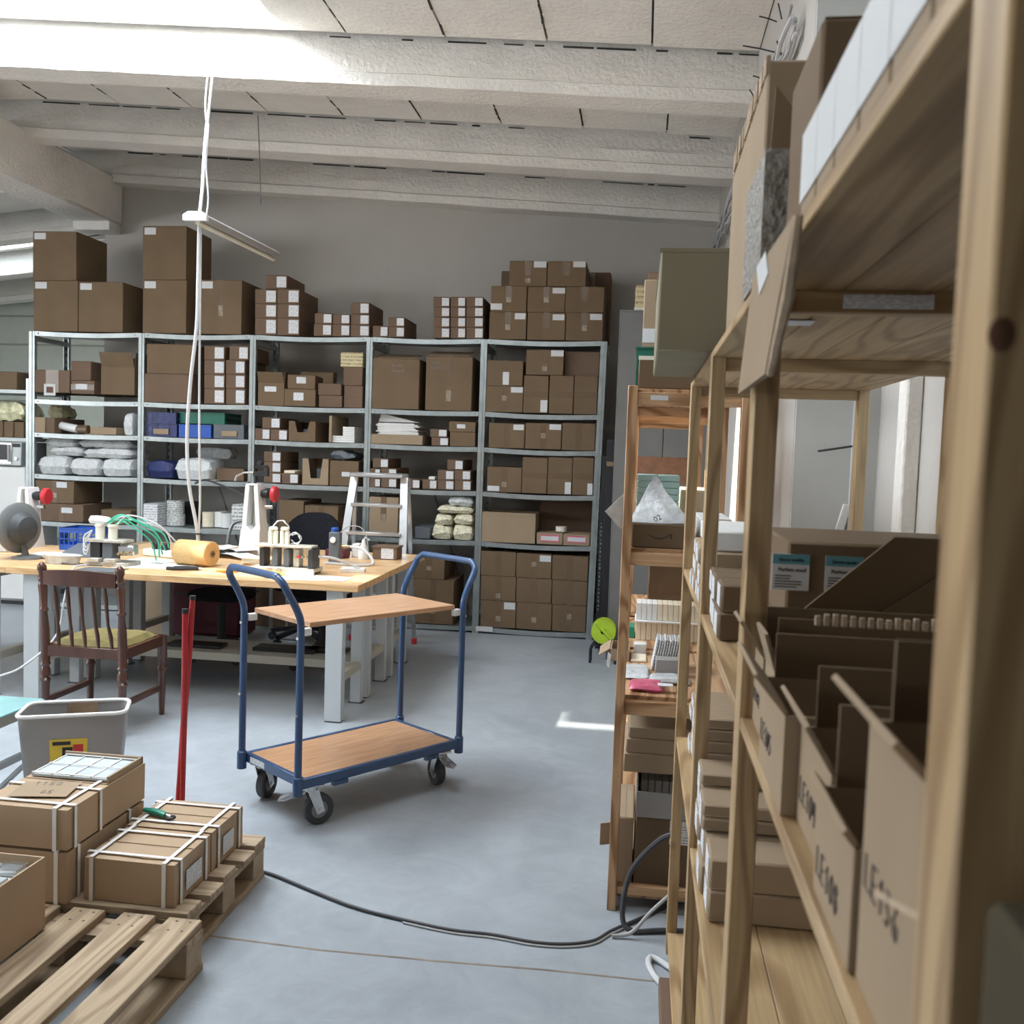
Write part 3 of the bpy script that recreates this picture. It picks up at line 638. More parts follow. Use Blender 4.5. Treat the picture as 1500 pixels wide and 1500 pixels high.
slim(632, 640.6, 657, 653.5, 'lower of two beside the lidded box in bay four'); slim(630, 628.4, 655, 640.4, 'upper of two beside the lidded box in bay four')
C(659, 633, 696, 654.5, 'small box under its raised lid in the fourth bay', tape=None, m='kraft', name='lidded_box', seam=False); C(657.6, 617.8, 696.5, 632.6, 'box lid with a white slip on the small box', tape=None, m='kraft', st=(.3, .62, .35, .75), name='box_lid', cat='lid', seam=False)
slim(536, 700.5, 557, 715.5, 'bottom left behind the ladder in bay four'); slim(558, 700.5, 581, 716, 'bottom right behind the ladder in bay four'); slim(534, 686, 557, 700, 'middle left behind the ladder in bay four', tol=.06); slim(558, 686, 581, 700, 'middle right behind the ladder in bay four'); slim(546, 671.5, 569, 685.5, 'highest behind the ladder in bay four', tol=.06)
slim(594, 702, 615, 717, 'just right of the ladder in bay four')
slim(618.7, 702.5, 640, 718, 'with a small block on top in bay four'); C(628, 698, 637, 702, 'small white block on a slim carton in bay four', m='paper', tape=None, name='paper_block', cat='block', d=.1)
slim(641, 703.3, 665, 719, 'bottom left of the pyramid of five in bay four'); slim(666, 703.6, 690, 719.5, 'bottom right of the pyramid of five in bay four'); slim(641, 688.6, 665, 703, 'middle left of the pyramid of five in bay four'); slim(665.5, 689, 689.5, 703.3, 'middle right of the pyramid of five in bay four'); slim(655, 673.5, 678.5, 688.5, 'tip of the pyramid of five in bay four')
bx = C(537, 728, 583, 790, 'wide pale brown carton seen through the ladder', tape='v', m='kraft_pale', d=.45)
C(604, 849, 664, 912, 'brown carton low in the fourth bay behind the trolley', tape='V', m='kraft'); C(606, 818, 651, 848, 'brown carton on top of another behind the trolley handle', tape='V', m='kraft', tol=.07)
# --- bay 5 rows
med(711.5, 565.5, 766, 604, 'second row, lower left in the fifth bay', st=(.67, .99, .76, .97), tape='V'); med(712.5, 528, 766, 565, 'second row, upper left in the fifth bay', st=(.45, .62, .05, .55), tape='V')
for a, b, n, s, w in ((767, 803, 'left', (.70, .98, .03, .35), 0), (804.5, 840, 'middle', None, 1), (841, 878, 'right', None, 2)): med(a, 550, b, 605.5+w*.8, 'upright, %s of three in the second row of the fifth bay' % n, tape='h', st=s)
med(770.6, 512.5, 825.6, 549.5, 'on the upright trio in the fifth bay, with a slip and label', st=(.66, .99, .75, .99)); C(827, 515, 880, 550, 'plain carton set back on the upright trio of the fifth bay', MED, tape=None, m='kraft_red', y=7.70, d=.38)
for a, b, n, s in ((716, 768.5, 'left', (.68, .97, .74, .96)), (769.5, 822.5, 'middle', (.66, .98, .76, .97)), (823.5, 874.5, 'right', None)): med(a, 620, b, 656.5+(a-716)*.03, '%s of three on the third shelf of the fifth bay' % n, st=s, tape='V')
med(713.5, 684, 764, 721, 'low left one on the fourth shelf of the fifth bay', st=(.02, .36, .04, .24), tape='V')
for a, b, n, s in ((765, 801.5, 'left', None), (802.5, 838, 'middle', (.72, .97, .02, .34)), (838.8, 871.5, 'right', (.74, .99, .02, .32))): med(a, 670, b, 723.5, 'upright, %s of three on the fourth shelf of the fifth bay' % n, tape='h', st=s)
C(702, 757, 784, 795.5, 'long open carton with dark inside, fifth bay', tape=None, flaps=.1, m='kraft_pale', d=.32, fmax=.035)
C(790, 731, 868, 798, 'wide plain carton standing at the back of the fifth bay', tape=None, m='kraft_red', y=7.99, d=.16)
for a, b, n in ((786, 824.3, 'left'), (825, 864, 'right')): 
    q = C(a, 780.5 if a < 800 else 783, b, 799+(a-786)*.05, 'small carton with pink bordered label, %s one in the fifth bay' % n, tape=None, m='kraft_pale', d=.3)
    x0, x1 = at(a, 790, y=7.635).x, at(b, 790, y=7.635).x; f = ('-y', 7.635, x0, x1, .765, .862)
    sticker_on(q, f, .14, .86, .22, .78, 'pink', 'pink_border', off=.002); sticker_on(q, f, .16, .84, .32, .68, 'sticker_plain', off=.003)
p = at(822, 781, y=7.75); MB().lathe((p.x, 7.74, .866), [(.026, 0), (.046, 0), (.046, .04), (.026, .04), (.026, 0)], 20).build('tape_roll', 'cream'); tag(bpy.context.scene.objects['tape_roll'], 'pale roll of tape lying on the pink labelled carton', 'tape')
for r, (y0l, y1l, nm) in enumerate(((880, 917, 'bottom'), (844, 880, 'middle'), (808, 844, 'top'))):
    for c, (a, b) in enumerate(((704, 755.6), (756.3, 808), (808.8, 861.5))):
        s = (.66, .97, .70, .95) if (r, c) in ((0, 0), (2, 1)) else None
        med(a, y0l+c*3.3, b, y1l+c*3.3+(3 if r == 0 else 0), '%s row, %s of the nine on the floor level shelf' % (nm, ('left', 'middle', 'right')[c]), st=s, tape='V')
# ================================================================= wooden shelf units (near right, and the one beyond it)
def plank_shelf(par, x0, x1, y0, y1, z, th=.016, n=5, m='pine_y'):
    "a shelf of glued planks running along the wall; z = its top"
    w = (x1-x0)/n; s = MB().box(x0+.004, x1-.004, y0+.03, y0+.05, z-th-.012, z-th).box(x0+.004, x1-.004, y1-.05, y1-.03, z-th-.012, z-th)
    for i in range(n): MB().box(x0+i*w+.0004, x0+(i+1)*w-.0004, y0, y1, z-th, z, .0015).build('shelf_plank', m, par)
def side_frame(par, x0, x1, ya, yb, h, bars, px=.030, w='pine'):
    for a in (x0, x1-px): MB().box(a, a+px, ya, yb, 0, h, .002).build('post', w+'_z', par)
    for z0, z1 in bars:
        b = MB().box(x0+px, x1-px, ya+.008, yb-.008, z0, z1, .001).build('crossbar', w+'_x', par)
UB = thing('wooden_shelf_unit', (.38, 1.6, 0), 'near pine shelf unit along the right wall, seen end on and running past the camera', 'shelf unit')
BX0, BX1 = .134, .634; BY = [(-.44, -.395), (.40, .446), (1.20, 1.245), (1.995, 2.04), (2.805, 2.85)]
BARS = [(.03, .054), (.62, .654), (1.12, 1.154), (1.675, 1.702)]
for ya, yb in BY: side_frame(UB, BX0, BX1, ya, yb, 1.715, BARS)
for (a0, a1), (b0, b1) in zip(BY, BY[1:]):
    for z in (.07, .67, 1.17, 1.718): plank_shelf(UB, BX0+.002, BX1-.002, a1+.001 if z < 1.7 else a1-.02, b0-.001 if z < 1.7 else b0+.018, z)
for k, (y, z) in enumerate(((1.198, 1.688),)):     # printed sticker on the cross bar
    s = MB().box(.235, .34, 1.2055, 1.2075, z-.008, z+.009).build('bar_sticker', 'sticker', UB)
MB().box(.20, .245, 1.45, 1.50, 1.6992, 1.7005).build('underside_slip', 'sticker_plain', UB)
UA = thing('wooden_shelf_unit', (.14, 4.2, 0), 'far pine shelf unit jutting into the aisle, holding a box with a curved arrow print', 'shelf unit')
AX0, AX1 = -.052, .335; AY = [(3.05, 3.095), (3.84, 3.885), (4.63, 4.675), (5.42, 5.465)]
for i, (ya, yb) in enumerate(AY): side_frame(UA, AX0, AX1, ya, yb, 1.72, [(.055, .084), (.655, .70), (1.145, 1.186), (1.66, 1.70)], w='warm')
for (a0, a1), (b0, b1) in zip(AY, AY[1:]):
    for z in (.045, .712, 1.198, 1.712): 
        if z == 1.198 and a0 > 3.5: continue
        plank_shelf(UA, AX0+.002, AX1-.002, a1+.001 if z < 1.7 else a1-.02, b0-.001 if z < 1.7 else b0+.018, z, n=4, m='warm_y')
MB().box(.02, .075, 3.047, 3.050, 1.675, 1.69).build('bar_sticker', 'sticker', UA)
for z0, z1, yy in ((1.35, 1.50, 5.40), (1.20, 1.28, 5.40)): MB().box(AX0+.03, AX1-.03, yy, yy+.012, z0, z1).build('back_board', 'pine_x' if z0 < 1.3 else 'walnut', UA)
for x0, x1, y0, y1 in ((BX0, BX1, -.4, 2.85),):
    for z in (.07, .67, 1.17, 1.7185): PL.append((x0, x1, y0, y1, z-.01, z))
for z in (.045, .712, 1.198, 1.7125): PL.append((AX0, AX1, 3.0, 5.45, z-.01, z))
# ---- writing-marked bins on the near shelf
E_ = [1.198, 1.115, 1.03, .865, .725, .60, .45]; names = ['LE 112', 'LE 110', 'LE 105', 'LE 104', 'LE 108', 'LE 136']
tops = [1.262, 1.262, 1.262, 1.256, 1.250, 1.335]; XF = [.150, .152, .138, .152, .142, .146]
words = ['farthest of the row, behind the crossing flaps', 'second from the far end, half hidden', 'third from the far end, sticking out', 'fourth from the far end', 'fifth from the far end, with a square near corner', 'nearest and tallest, beside the big post']
for i in range(6):
    ya, yb = E_[i+1]+.002, E_[i]-.002; x0, x1, z0, z1 = XF[i], .50, 1.1705, tops[i]; th = .004
    t = thing('open_bin', ((x0+x1)/2, (ya+yb)/2, z0), 'open cardboard bin marked %s, %s' % (names[i], words[i]), 'box', 'open cardboard bins on the near shelf')
    b = MB().box(x0, x0+th, ya, yb, z0, z1).box(x1-th, x1, ya, yb, z0, z1).box(x0+th, x1-th, ya, ya+th, z0, z1).box(x0+th, x1-th, yb-th, yb, z0, z1).box(x0+th, x1-th, ya+th, yb-th, z0, z0+th)
    b.build('body', 'kraft_pale' if i != 3 else 'kraft_pale', t)
    PL.append((x0, x1, ya, yb, z0, z1+.06))
    # flaps: cross flaps stand up, aisle flap folds outward
    hts = [.05, .05, .047, .055, .062, .05][i]
    MB().box(x0+.012, x1-.02, yb-th, yb, z1, z1+hts).build('cross_flap', 'kraft', t)
    if i in (1, 2, 3, 4): MB().box(x0+.05, x1-.06, ya, ya+th, z1, z1+hts*.7).build('cross_flap', 'kraft', t)
    if i == 2:                                      # torn, corrugated edge
        q = MB()
        for k in range(22): q.box(x0+.05+k*.009, x0+.055+k*.009, yb-.010, yb-.004, z1+hts+.012, z1+hts+.021+rnd.random()*.004)
        q.build('torn_edge', 'kraft_torn', t)['kind'] = 'stuff'
    L_ = [.05, .045, .045, .04, .012, .035][i]; an = [-.62, -.30, -.70, -.55, -.7, -.80][i]
    MB().box(x0, x0+.004, ya+.002, yb-.002, z1, z1+L_).rot(an, (x0, 0, z1), 'Y').build('aisle_flap', 'kraft_pale', t)
    if i == 5: MB().box(x0-.001, x0+.003, .453, .56, 1.262, 1.266).rot(-.3, (x0, .49, 1.26), 'X').build('lower_flap', 'kraft_torn', t)
    w = MB(); hh = (yb-ya)*.18 if i < 5 else .022; hh = max(.014, min(.02, hh))
    s = names[i].replace(' ', ''); start = yb-.012
    scrawl(w, s, hh, (x0-.0006, start, z1-.062 if i < 5 else 1.235), (0, -1, .0), (0, 0, 1), .00055); w.build('marker_writing', 'ink', t)
C2 = lambda *a, **k: carton(*a, **k)
# ---- behind the bins: cartons with teal headed stickers, and a big open flap
for z0, z1, n in ((1.1705, 1.268, 'lower'), (1.27, 1.383, 'upper')):
    t = carton(.205, .60, 1.34, 1.62, z0, z1, 'dark brown carton with teal headed stickers, %s of the two behind the bins' % n, 'sticker fronted cartons behind the bins', tape=None, m='kraft', st=None, fit=False, seam=False)
    for a in (.185, .256):
        zc = z1-.068; 
        s = MB().box(a, a+.05, 1.3375, 1.3396, zc, zc+.050).build('label', 'sticker_plain', t)
        MB().box(a, a+.05, 1.3368, 1.3374, zc+.036, zc+.050).build('teal_band', 'teal_print', s)
        q = MB(); text_on(q, 'Savon nuclo', .0068, (a+.008, 1.3362, zc+.040), (1, 0, 0), (0, 0, 1)); text_on(q, 'Parfum mod', .0075, (a+.008, 1.3370, zc+.026), (1, 0, 0), (0, 0, 1))
        for k in range(5): q.box(a+.004, a+.004+(.022, .02, .036, .036, .03)[k], 1.3368, 1.3373, zc+.019-k*.0038, zc+.0205-k*.0038)
        q.build('label_print', 'ink', s)['kind'] = 'stuff'
t = thing('carton_flap', (.32, 1.29, 1.25), 'large slanted cardboard flap sheet standing between the bins and the stickered cartons', 'cardboard')
MB().prism([(.20, 1.285), (.325, 1.40), (.56, 1.40), (.56, 1.175), (.20, 1.175)], 1, 1.262, 1.267).build('sheet', 'kraft', t)
MB().prism([(.275, 1.275), (.39, 1.36), (.56, 1.36), (.56, 1.175), (.275, 1.175)], 1, 1.252, 1.257).build('front_sheet', 'kraft', t)
# ---- stacks with label ends facing the aisle
def end_stack(xf, xe, ycols, z0, h, layers, where, grp, m='kraft_pale'):
    for c, (ya, yb) in enumerate(ycols):
        for k in range(layers[c]):
            dx = rnd.uniform(-.006, .004); z = z0+k*h
            t = carton(xf+dx, xe, ya, yb, z+.0005, z+h-.001, 'flat %s carton, %s, %s layer of the %s column' % ('pale' if m == 'kraft_pale' else 'brown', where, ('bottom', 'second', 'third', 'fourth', 'fifth', 'sixth', 'seventh')[k], ('nearest', 'second', 'third', 'fourth')[c]), grp, m=m, tape=None, fit=False, seam=False, tol=.0005)
            sticker_on(t, ('-x', xf+dx, ya, yb, z, z+h), .18, .82, .12, .88)
end_stack(.150, .40, [(1.70, 1.80), (1.803, 1.90), (1.903, 1.99)], 1.1705, .051, [2, 2, 2], 'on the shelf past the bins', 'flat cartons past the bins', 'kraft')
end_stack(.142, .40, [(2.10, 2.20), (2.203, 2.30), (2.303, 2.40), (2.403, 2.5)], 1.1705, .04, [3, 3, 3, 3], 'two bays past the bins', 'flat cartons two bays past the bins')
end_stack(.148, .42, [(1.67, 1.775), (1.778, 1.88), (1.883, 1.985)], .6705, .058, [2, 2, 2], 'lower shelf of the second bay', 'flat cartons on the lower shelf')
end_stack(.146, .42, [(1.792, 1.885), (1.888, 1.985)], .6705+.1162, .027, [2, 3], 'thin, atop the lower shelf stack', 'thin cartons on the lower shelf', 'kraft_pale')
carton(.155, .42, 2.10, 2.35, .6705, .79, 'brown carton under the tall stack of thin cartons, lower shelf', m='kraft', tape=None, fit=False)
end_stack(.148, .42, [(2.10, 2.22), (2.223, 2.35)], .7915, .0262, [5, 5], 'thin, on the third bay brown box', 'thin cartons on the third bay lower shelf')
carton(.16, .30, 2.12, 2.5, 1.2905, 1.335, 'white and grey flat box lying on the stack two bays past the bins', m='paper', tape=None, fit=False, seam=False, tol=.0005)
carton(.46, .80, -.42, -.4, 0, .01, 'x', tape=None) if False else None
t = carton(.108, .42, 2.08, 2.60, .001, .045, 'low brown tray on the floor, poking out under the near shelf unit', m='kraft_red', tape=None, seam=False, fit=False)
# ---- on the top shelf of the near unit
TE = [.945, .865, .785, .700, .615, .530, .45]
for i in range(6):
    t = carton(.140, .40, TE[i+1]+.001, TE[i]-.001, 1.7185, 1.806, 'white labelled carton on the near top shelf, %s from its far end' % ('first', 'second', 'third', 'fourth', 'fifth', 'sixth')[i], 'white labelled cartons on the top shelf', m='kraft_pale', tape=None, fit=False, seam=False)
    sticker_on(t, ('-x', .140, TE[i+1], TE[i], 1.7185, 1.806), .01, .99, .20, .93, 'sticker_plain')
t = carton(.160, .44, 1.0, 1.19, 1.7185, 1.935, 'upright brown carton with a torn top behind the white labelled cartons', m='kraft', tape=None, fit=False)
t = carton(.136, .42, 1.215, 1.42, 1.7185, 1.872, 'carton wrapped in glittering bubble wrap at the shelf corner', m='kraft_pale', tape=None, fit=False, seam=False)
MB().box(.1345, .1352, 1.214, 1.421, 1.72, 1.874).box(.1345, .42, 1.2135, 1.2142, 1.72, 1.874).build('bubble_wrap', 'bubble', t)
t = carton(.158, .44, 1.45, 1.98, 1.7185, 2.075, 'tallest open carton with a ragged edge on the near top shelf', m='kraft_pale', tape=None, fit=False, seam=False)
q = MB()
for k in range(26):
    y = 1.45+k*.02; q.box(.157-.004*rnd.random(), .162, y, y+.016, 2.055, 2.078+.012*rnd.random())
q.build('torn_edge', 'kraft_torn', t)['kind'] = 'stuff'
MB().quad((.165, 1.449, 1.89), (.235, 1.449, 1.90), (.235, 1.40, 1.93), (.165, 1.40, 2.02), .004).build('ripped_flap', 'kraft', t)
hf = thing('hanging_flap', (.125, 1.1, 1.56), 'ragged cardboard flap hanging down over the shelf edge with a white slip', 'cardboard')
P = lambda a, b, x=.118: at(a, b, x=x)
q = [P(1103, 405), P(1081, 577), P(1120, 548), P(1163, 314)]; vs = [(p.x, p.y, p.z) for p in q]
MB().add(vs+[(x+.007, y, z) for x, y, z in vs], [(0, 1, 2, 3), (7, 6, 5, 4), (0, 4, 5, 1), (1, 5, 6, 2), (2, 6, 7, 3), (3, 7, 4, 0)]).build('sheet', 'kraft_pale', hf)
a, b, c, d = P(1163, 314), P(1149, 335), P(1140, 480), P(1122, 548)
q = MB().tube([(a.x+.004, a.y, a.z), (P(1148, 430).x+.004, P(1148, 430).y, P(1148, 430).z), (d.x+.004, d.y, d.z)], [.004, .006, .004], 6); q.build('torn_edge', 'kraft_torn', hf)
s = [P(1121, 368, .1168), P(1108, 392, .1168), P(1112, 432, .1168), P(1125, 400, .1168)]
MB().quad(s[3], s[2], s[1], s[0], .0008).build('label', 'sticker_plain', hf)
# beyond: olive carton and the boxes on the far unit's top
t = carton(.022, .19, 2.06, 2.70, 1.7188, 1.934, 'large olive brown carton overhanging the shelf top toward the aisle', m='olive_box', tape=None, fit=False, seam=False)
MB().box(.020, .192, 2.058, 2.702, 1.928, 1.936).build('lid', 'olive_box', t)
carton(.165, .42, 2.72, 2.845, 1.7188, 1.86, 'small carton behind the olive carton on the near unit', m='kraft_pale', tape=None, fit=False)
t = carton(-.022, .158, 3.10, 3.55, 1.7125, 1.818, 'brown carton with a white tape edge under the olive carton, far unit top', m='kraft', tape=None, fit=False, seam=False)
MB().box(-.023, .159, 3.0985, 3.0995, 1.806, 1.819).build('tape_edge', 'cream', t)
def crate(x0, x1, y0, y1, z0, z1, label, m, grp=None, name='plastic_crate', slots=True, inner=None):
    "open plastic crate with slotted walls and a rim"
    t = thing(name, ((x0+x1)/2, (y0+y1)/2, z0), label, 'crate', grp); th = .004; h = z1-z0
    MB().box(x0, x1, y0, y1, z0, z0+th).build('base', m, t)
    w = x1-x0; n = max(3, int(w/.03)); b = MB()
    for ya in (y0, y1-th):
        b.box(x0, x1, ya, ya+th, z0+th, z0+h*.25).box(x0, x1, ya, ya+th, z0+h*.78, z1)
        if slots:
            for i in range(n+1):
                xa = x0+(w-.006)*i/n; b.box(xa, xa+.006, ya, ya+th, z0+h*.25, z0+h*.78)
            b.box(x0, x1, ya, ya+th, z0+h*.5-.003, z0+h*.5+.003)
        else: b.box(x0, x1, ya, ya+th, z0+h*.25, z0+h*.78)
    for xa in (x0, x1-th): b.box(xa, xa+th, y0+th, y1-th, z0+th, z0+h*.3).box(xa, xa+th, y0+th, y1-th, z0+h*.7, z1).box(xa, xa+th, y0+th, y0+.03, z0+h*.3, z0+h*.7).box(xa, xa+th, y1-.03, y1-th, z0+h*.3, z0+h*.7)
    b.build('wall', m, t)['kind'] = 'stuff'
    MB().box(x0-.004, x1+.004, y0-.004, y0+.004, z1-.006, z1).box(x0-.004, x1+.004, y1-.004, y1+.004, z1-.006, z1).box(x0-.004, x0+.004, y0+.004, y1-.004, z1-.006, z1).box(x1-.004, x1+.004, y0+.004, y1-.004, z1-.006, z1).build('rim', m, t)
    PL.append((x0, x1, y0, y1, z0, z1)); return t
crate(-.035, .17, 3.60, 3.88, 1.7215, 1.905, 'green plastic crate on the far unit top behind a brown carton', 'green_crate')
carton(-.022, .16, 3.92, 4.25, 1.7125, 1.93, 'lower sunlit carton behind the green crate', m='kraft_pale', tape=None, fit=False)
t = carton(-.018, .16, 3.92, 4.25, 1.9308, 2.215, 'upper sunlit yellowish carton on the far unit top', m='kraft_pale', tape=None, fit=False, st=(.0, .5, .1, .3), stm='sticker_plain')
carton(-.005, .20, 5.0, 5.3, 1.7125, 2.45, 'tall brown carton at the very back of the far unit top', m='kraft_red', tape=None, fit=False)
# ---- in the far unit
t = carton(-.022, .158, 3.10, 3.42, 1.1985, 1.278, 'brown box with a curved arrow printed on its end, under a clear bag', m='kraft', tape=None, fit=False, seam=False)
q = MB(); n = 14; top = []; bot = []
for i in range(n+1):
    u = i/n; x = .033+.068*u; z = 1.246-.013*math.sin(math.pi*(u*.86+.07)); top.append((x, z)); w = .0008+.0034*math.sin(math.pi*min(1, u*.75+.12)); bot.append((x, z-w))
q.prism(top+bot[::-1], 1, 3.0985, 3.0995); q.prism([(.092, 1.2455), (.109, 1.2475), (.107, 1.230), (.103, 1.231), (.1035, 1.2435), (.092, 1.2435)], 1, 3.0985, 3.0995); q.build('curved_arrow', 'ink', t)
PLB = subdiv_noise(MB().add([(-.03, 3.12, 1.28), (.17, 3.12, 1.28), (.17, 3.34, 1.28), (-.03, 3.34, 1.28), (.0, 3.2, 1.34), (.11, 3.2, 1.35), (.09, 3.3, 1.36), (.01, 3.3, 1.36), (.045, 3.25, 1.425), (.055, 3.26, 1.425)],
     [(3, 2, 1, 0), (0, 1, 5, 4), (1, 2, 6, 5), (2, 3, 7, 6), (3, 0, 4, 7), (4, 5, 9, 8), (5, 6, 9), (6, 7, 8, 9), (7, 4, 8)]), 4, .010, 2)
bagt = thing('plastic_bag', (.06, 3.24, 1.28), 'crumpled clear plastic bag of parts standing on the arrow printed box', 'bag')
PLB.build('film', 'film_haze', bagt)
MB().quad((-.055, 3.11, 1.37), (-.112, 3.10, 1.312), (-.058, 3.11, 1.255), (-.02, 3.12, 1.31), .003).build('loose_corner', 'film_haze', bagt)
q = MB(); text_on(q, '02', .026, (.052, 3.108, 1.282), (.86, 0, .5), (-.5, 0, .86)); q.build('print', 'ink', bagt)
for k in range(16):
    c, r = divmod(k, 8); x = -.015+c*.088
    tag(MB().box(x, x+.085, 3.90, 4.12, 1.2145+r*.0262, 1.2145+r*.0262+.025, .002).build('pale_box', 'teal_box'), 'flat pale teal box, %s column, layer %s from the bottom' % (('left', 'right')[c], ('one', 'two', 'three', 'four', 'five', 'six', 'seven', 'eight')[r]), 'box', 'stacked flat pale teal boxes')
MB_ = MB().box(-.05, .33, 3.89, 4.62, 1.196, 1.212); MB_.build('shelf_plank', 'warm_y', UA); PL.append((-.05, .33, 3.89, 4.62, 1.196, 1.213))
carton(.17, .30, 4.13, 4.6, 1.2135, 1.36, 'crumpled pale paper carton right of the teal boxes', m='paper_warm', tape=None, fit=False)
carton(.20, .30, 3.12, 3.5, 1.1985, 1.30, 'grey white file box beside the arrow printed box', m='paper', tape=None, fit=False, st=(.45, .5, .0, 1))
# shelf .71 : books / pads / bags
for k in range(12): tag(MB().box(.005+k*.0225, .005+k*.0225+.021, 4.06, 4.2, .7125, .79, .001).build('file_box', 'paper_warm'), 'narrow cream file box, lower row on the middle shelf', 'box', 'lower row of narrow cream boxes')
bd = tag(MB().box(0, .29, 4.04, 4.22, .7905, .796).build('white_board', 'paper'), 'white sheet between the two rows of narrow cream boxes', 'sheet')
for k in range(12): tag(MB().box(.005+k*.0225, .005+k*.0225+.021, 4.07, 4.2, .7965, .868, .001).build('file_box', 'paper_warm' if k > 3 else 'paper'), 'narrow cream file box, upper row on the middle shelf', 'box', 'upper row of narrow cream boxes')
tag(MB().box(-.022, .0, 4.08, 4.2, .7125, .76, .001).build('green_book', 'green'), 'green and black stack left of the narrow cream boxes', 'book')
carton(.06, .30, 4.70, 5.0, .7125, .98, 'brown carton at the back of the far unit middle shelf', m='kraft', tape='h', fit=False)
tag(MB().box(.0, .05, 3.74, 3.80, .7125, .755, .002).build('small_white_box', 'white_plastic'), 'small white box in front of the narrow cream boxes', 'box')
for k in range(13): tag(MB().box(.068+k*.009, .068+k*.009+.006, 3.47, 3.60, .716, .83-.002*(k % 3)).rot(.16, (.068+k*.009, 0, .72), 'Y').build('card_pack', 'paper' if k % 2 else 'sticker'), 'thin white card pack standing in the bundle', 'paper', 'bundle of upright white card packs')
tag(MB().box(.08, .19, 3.38, 3.44, .7125, .775, .002).build('grey_packet', 'grey_plastic'), 'grey printed packet in front of the white card packs', 'packet')
tag(pillow(.055, .20, 3.26, 3.36, .7125, .735, 5, .004).build('clear_packet', 'film_haze'), 'flat clear packet lying before the grey packet', 'bag')
tag(pillow(-.03, .06, 3.30, 3.50, .7125, .735, 6, .006).build('clear_packet', 'film_haze'), 'flat clear bag at the aisle edge of the middle shelf', 'bag')
tag(pillow(-.012, .105, 3.13, 3.25, .7125, .735, 8, .010).build('pink_packet', 'pink'), 'clear packet with pink parts at the front of the middle shelf', 'bag')
tag(MB().box(.085, .135, 3.14, 3.18, .7365, .738).build('white_tag', 'sticker'), 'white tag lying on the pink packet', 'label')
carton(-.01, .05, 3.60, 3.72, .7125, .722, 'thin flat box near the middle of the far unit shelf', m='paper_warm', tape=None, fit=False, seam=False)
MB2 = thing('open_carton', (-.07, 3.7, .713), 'small open carton with a pale flap sticking out left over the far unit edge', 'box')
MB().box(-.088, -.015, 3.775, 3.78, .713, .757).box(-.088, -.083, 3.605, 3.775, .713, .757).box(-.02, -.015, 3.605, 3.775, .713, .757).box(-.083, -.02, 3.605, 3.775, .713, .717).box(-.088, -.015, 3.60, 3.605, .713, .757).build('body', 'kraft_pale', MB2)
MB().quad((-.088, 3.60, .757), (-.088, 3.78, .757), (-.130, 3.78, .728), (-.130, 3.60, .728), .004).build('flap', 'kraft_pale', MB2); MB().quad((-.083, 3.60, .735), (-.097, 3.60, .747), (-.088, 3.595, .685), (-.100, 3.595, .693), .002).build('white_flap', 'paper', MB2)
# lower shelf
carton(.03, .30, 3.12, 3.50, .0455, .298, 'brown carton with a big torn shipping label at the foot of the far unit', m='kraft', tape='v', fit=False, st=(.42, .99, .66, .98))
t = carton(-.03, .025, 3.12, 3.45, .0455, .29, 'narrow carton with an opened flap beside the labelled carton', m='kraft_pale', tape=None, fit=False)
MB().quad((-.052, 3.13, .19), (-.085, 3.12, .188), (-.085, 3.12, .262), (-.052, 3.13, .265), .004).build('loose_flap', 'kraft_pale', t)
t = thing('open_tray_box', (.16, 3.2, .3), 'open dark tray box full of white slips in the far unit', 'box')
MB().box(.03, .30, 3.11, 3.115, .2995, .385).box(.03, .30, 3.395, 3.40, .2995, .44).box(.03, .034, 3.115, 3.395, .2995, .43).box(.296, .30, 3.115, 3.395, .2995, .43).box(.034, .296, 3.115, 3.395, .2995, .304).build('body', 'grey_plastic', t)
for k in range(10): tag(MB().box(.045+k*.024, .066+k*.024, 3.2, 3.33, .3045, .395).build('paper_slip', 'paper'), 'white slip pack standing inside the dark tray box', 'paper', 'white slips in the tray box')
for k, (x0, z0, z1, n) in enumerate(((-.018, .4455, .51, 'lowest'), (-.012, .5108, .56, 'middle'), (-.005, .5608, .60, 'highest'))):
    carton(x0, .30, 3.12, 3.5, z0, z1, 'long flat carton on the tray box, %s of three' % n, 'long flat cartons in the far unit', m='kraft_pale', tape=None, fit=False, seam=False)
# ================================================================= behind the far unit
t = thing('metal_locker', (.05, 7.1, 0), 'dark grey metal locker between the rack and the far pine unit', 'locker')
MB().box(-.20, .50, 6.92, 7.4, .0, 2.55, .004).build('body', 'locker', t); MB().box(-.19, .145, 6.905, 6.919, .06, 2.53, .003).build('door', 'locker', t); MB().box(.15, .49, 6.905, 6.919, .06, 2.53, .003).build('door', 'locker', t)
MB().box(-.10, .12, 6.95, 7.3, 2.5505, 2.575).build('lid_board', 'cream', t)
carton(-.095, .12, 6.96, 7.25, 2.576, 2.735, 'striped pale carton on the dark grey locker', m='striped', tape=None, fit=False)
t = thing('leaning_black_boards', (-.3, 7.5, 0), 'tall black wrapped boards leaning beside the rack end', 'panel')
MB().box(-.265, -.20, 7.18, 7.6, 0, 1.62, .003).build('board', 'black', t); MB().box(-.30, -.267, 7.3, 7.66, 0, 1.50, .003).build('board', 'black', t)
MB().box(-.262, -.21, 7.177, 7.179, 1.42, 1.455).build('tape_strip', 'kraft_in', t)
q = MB()
for k in range(22): q.box(-.292, -.292+(.008, .012, .010)[k % 3], 7.2985, 7.2995, .30+k*.032, .30+k*.032+(.016, .010, .020, .013)[k % 4])
q.build('faint_print', 'ink_grey', t)['kind'] = 'stuff'
t = thing('cable_reel', (-.22, 6.9, 0), 'lime green cable reel standing on the floor by the far pine unit', 'reel')
c = (-.22, 6.76, .235)
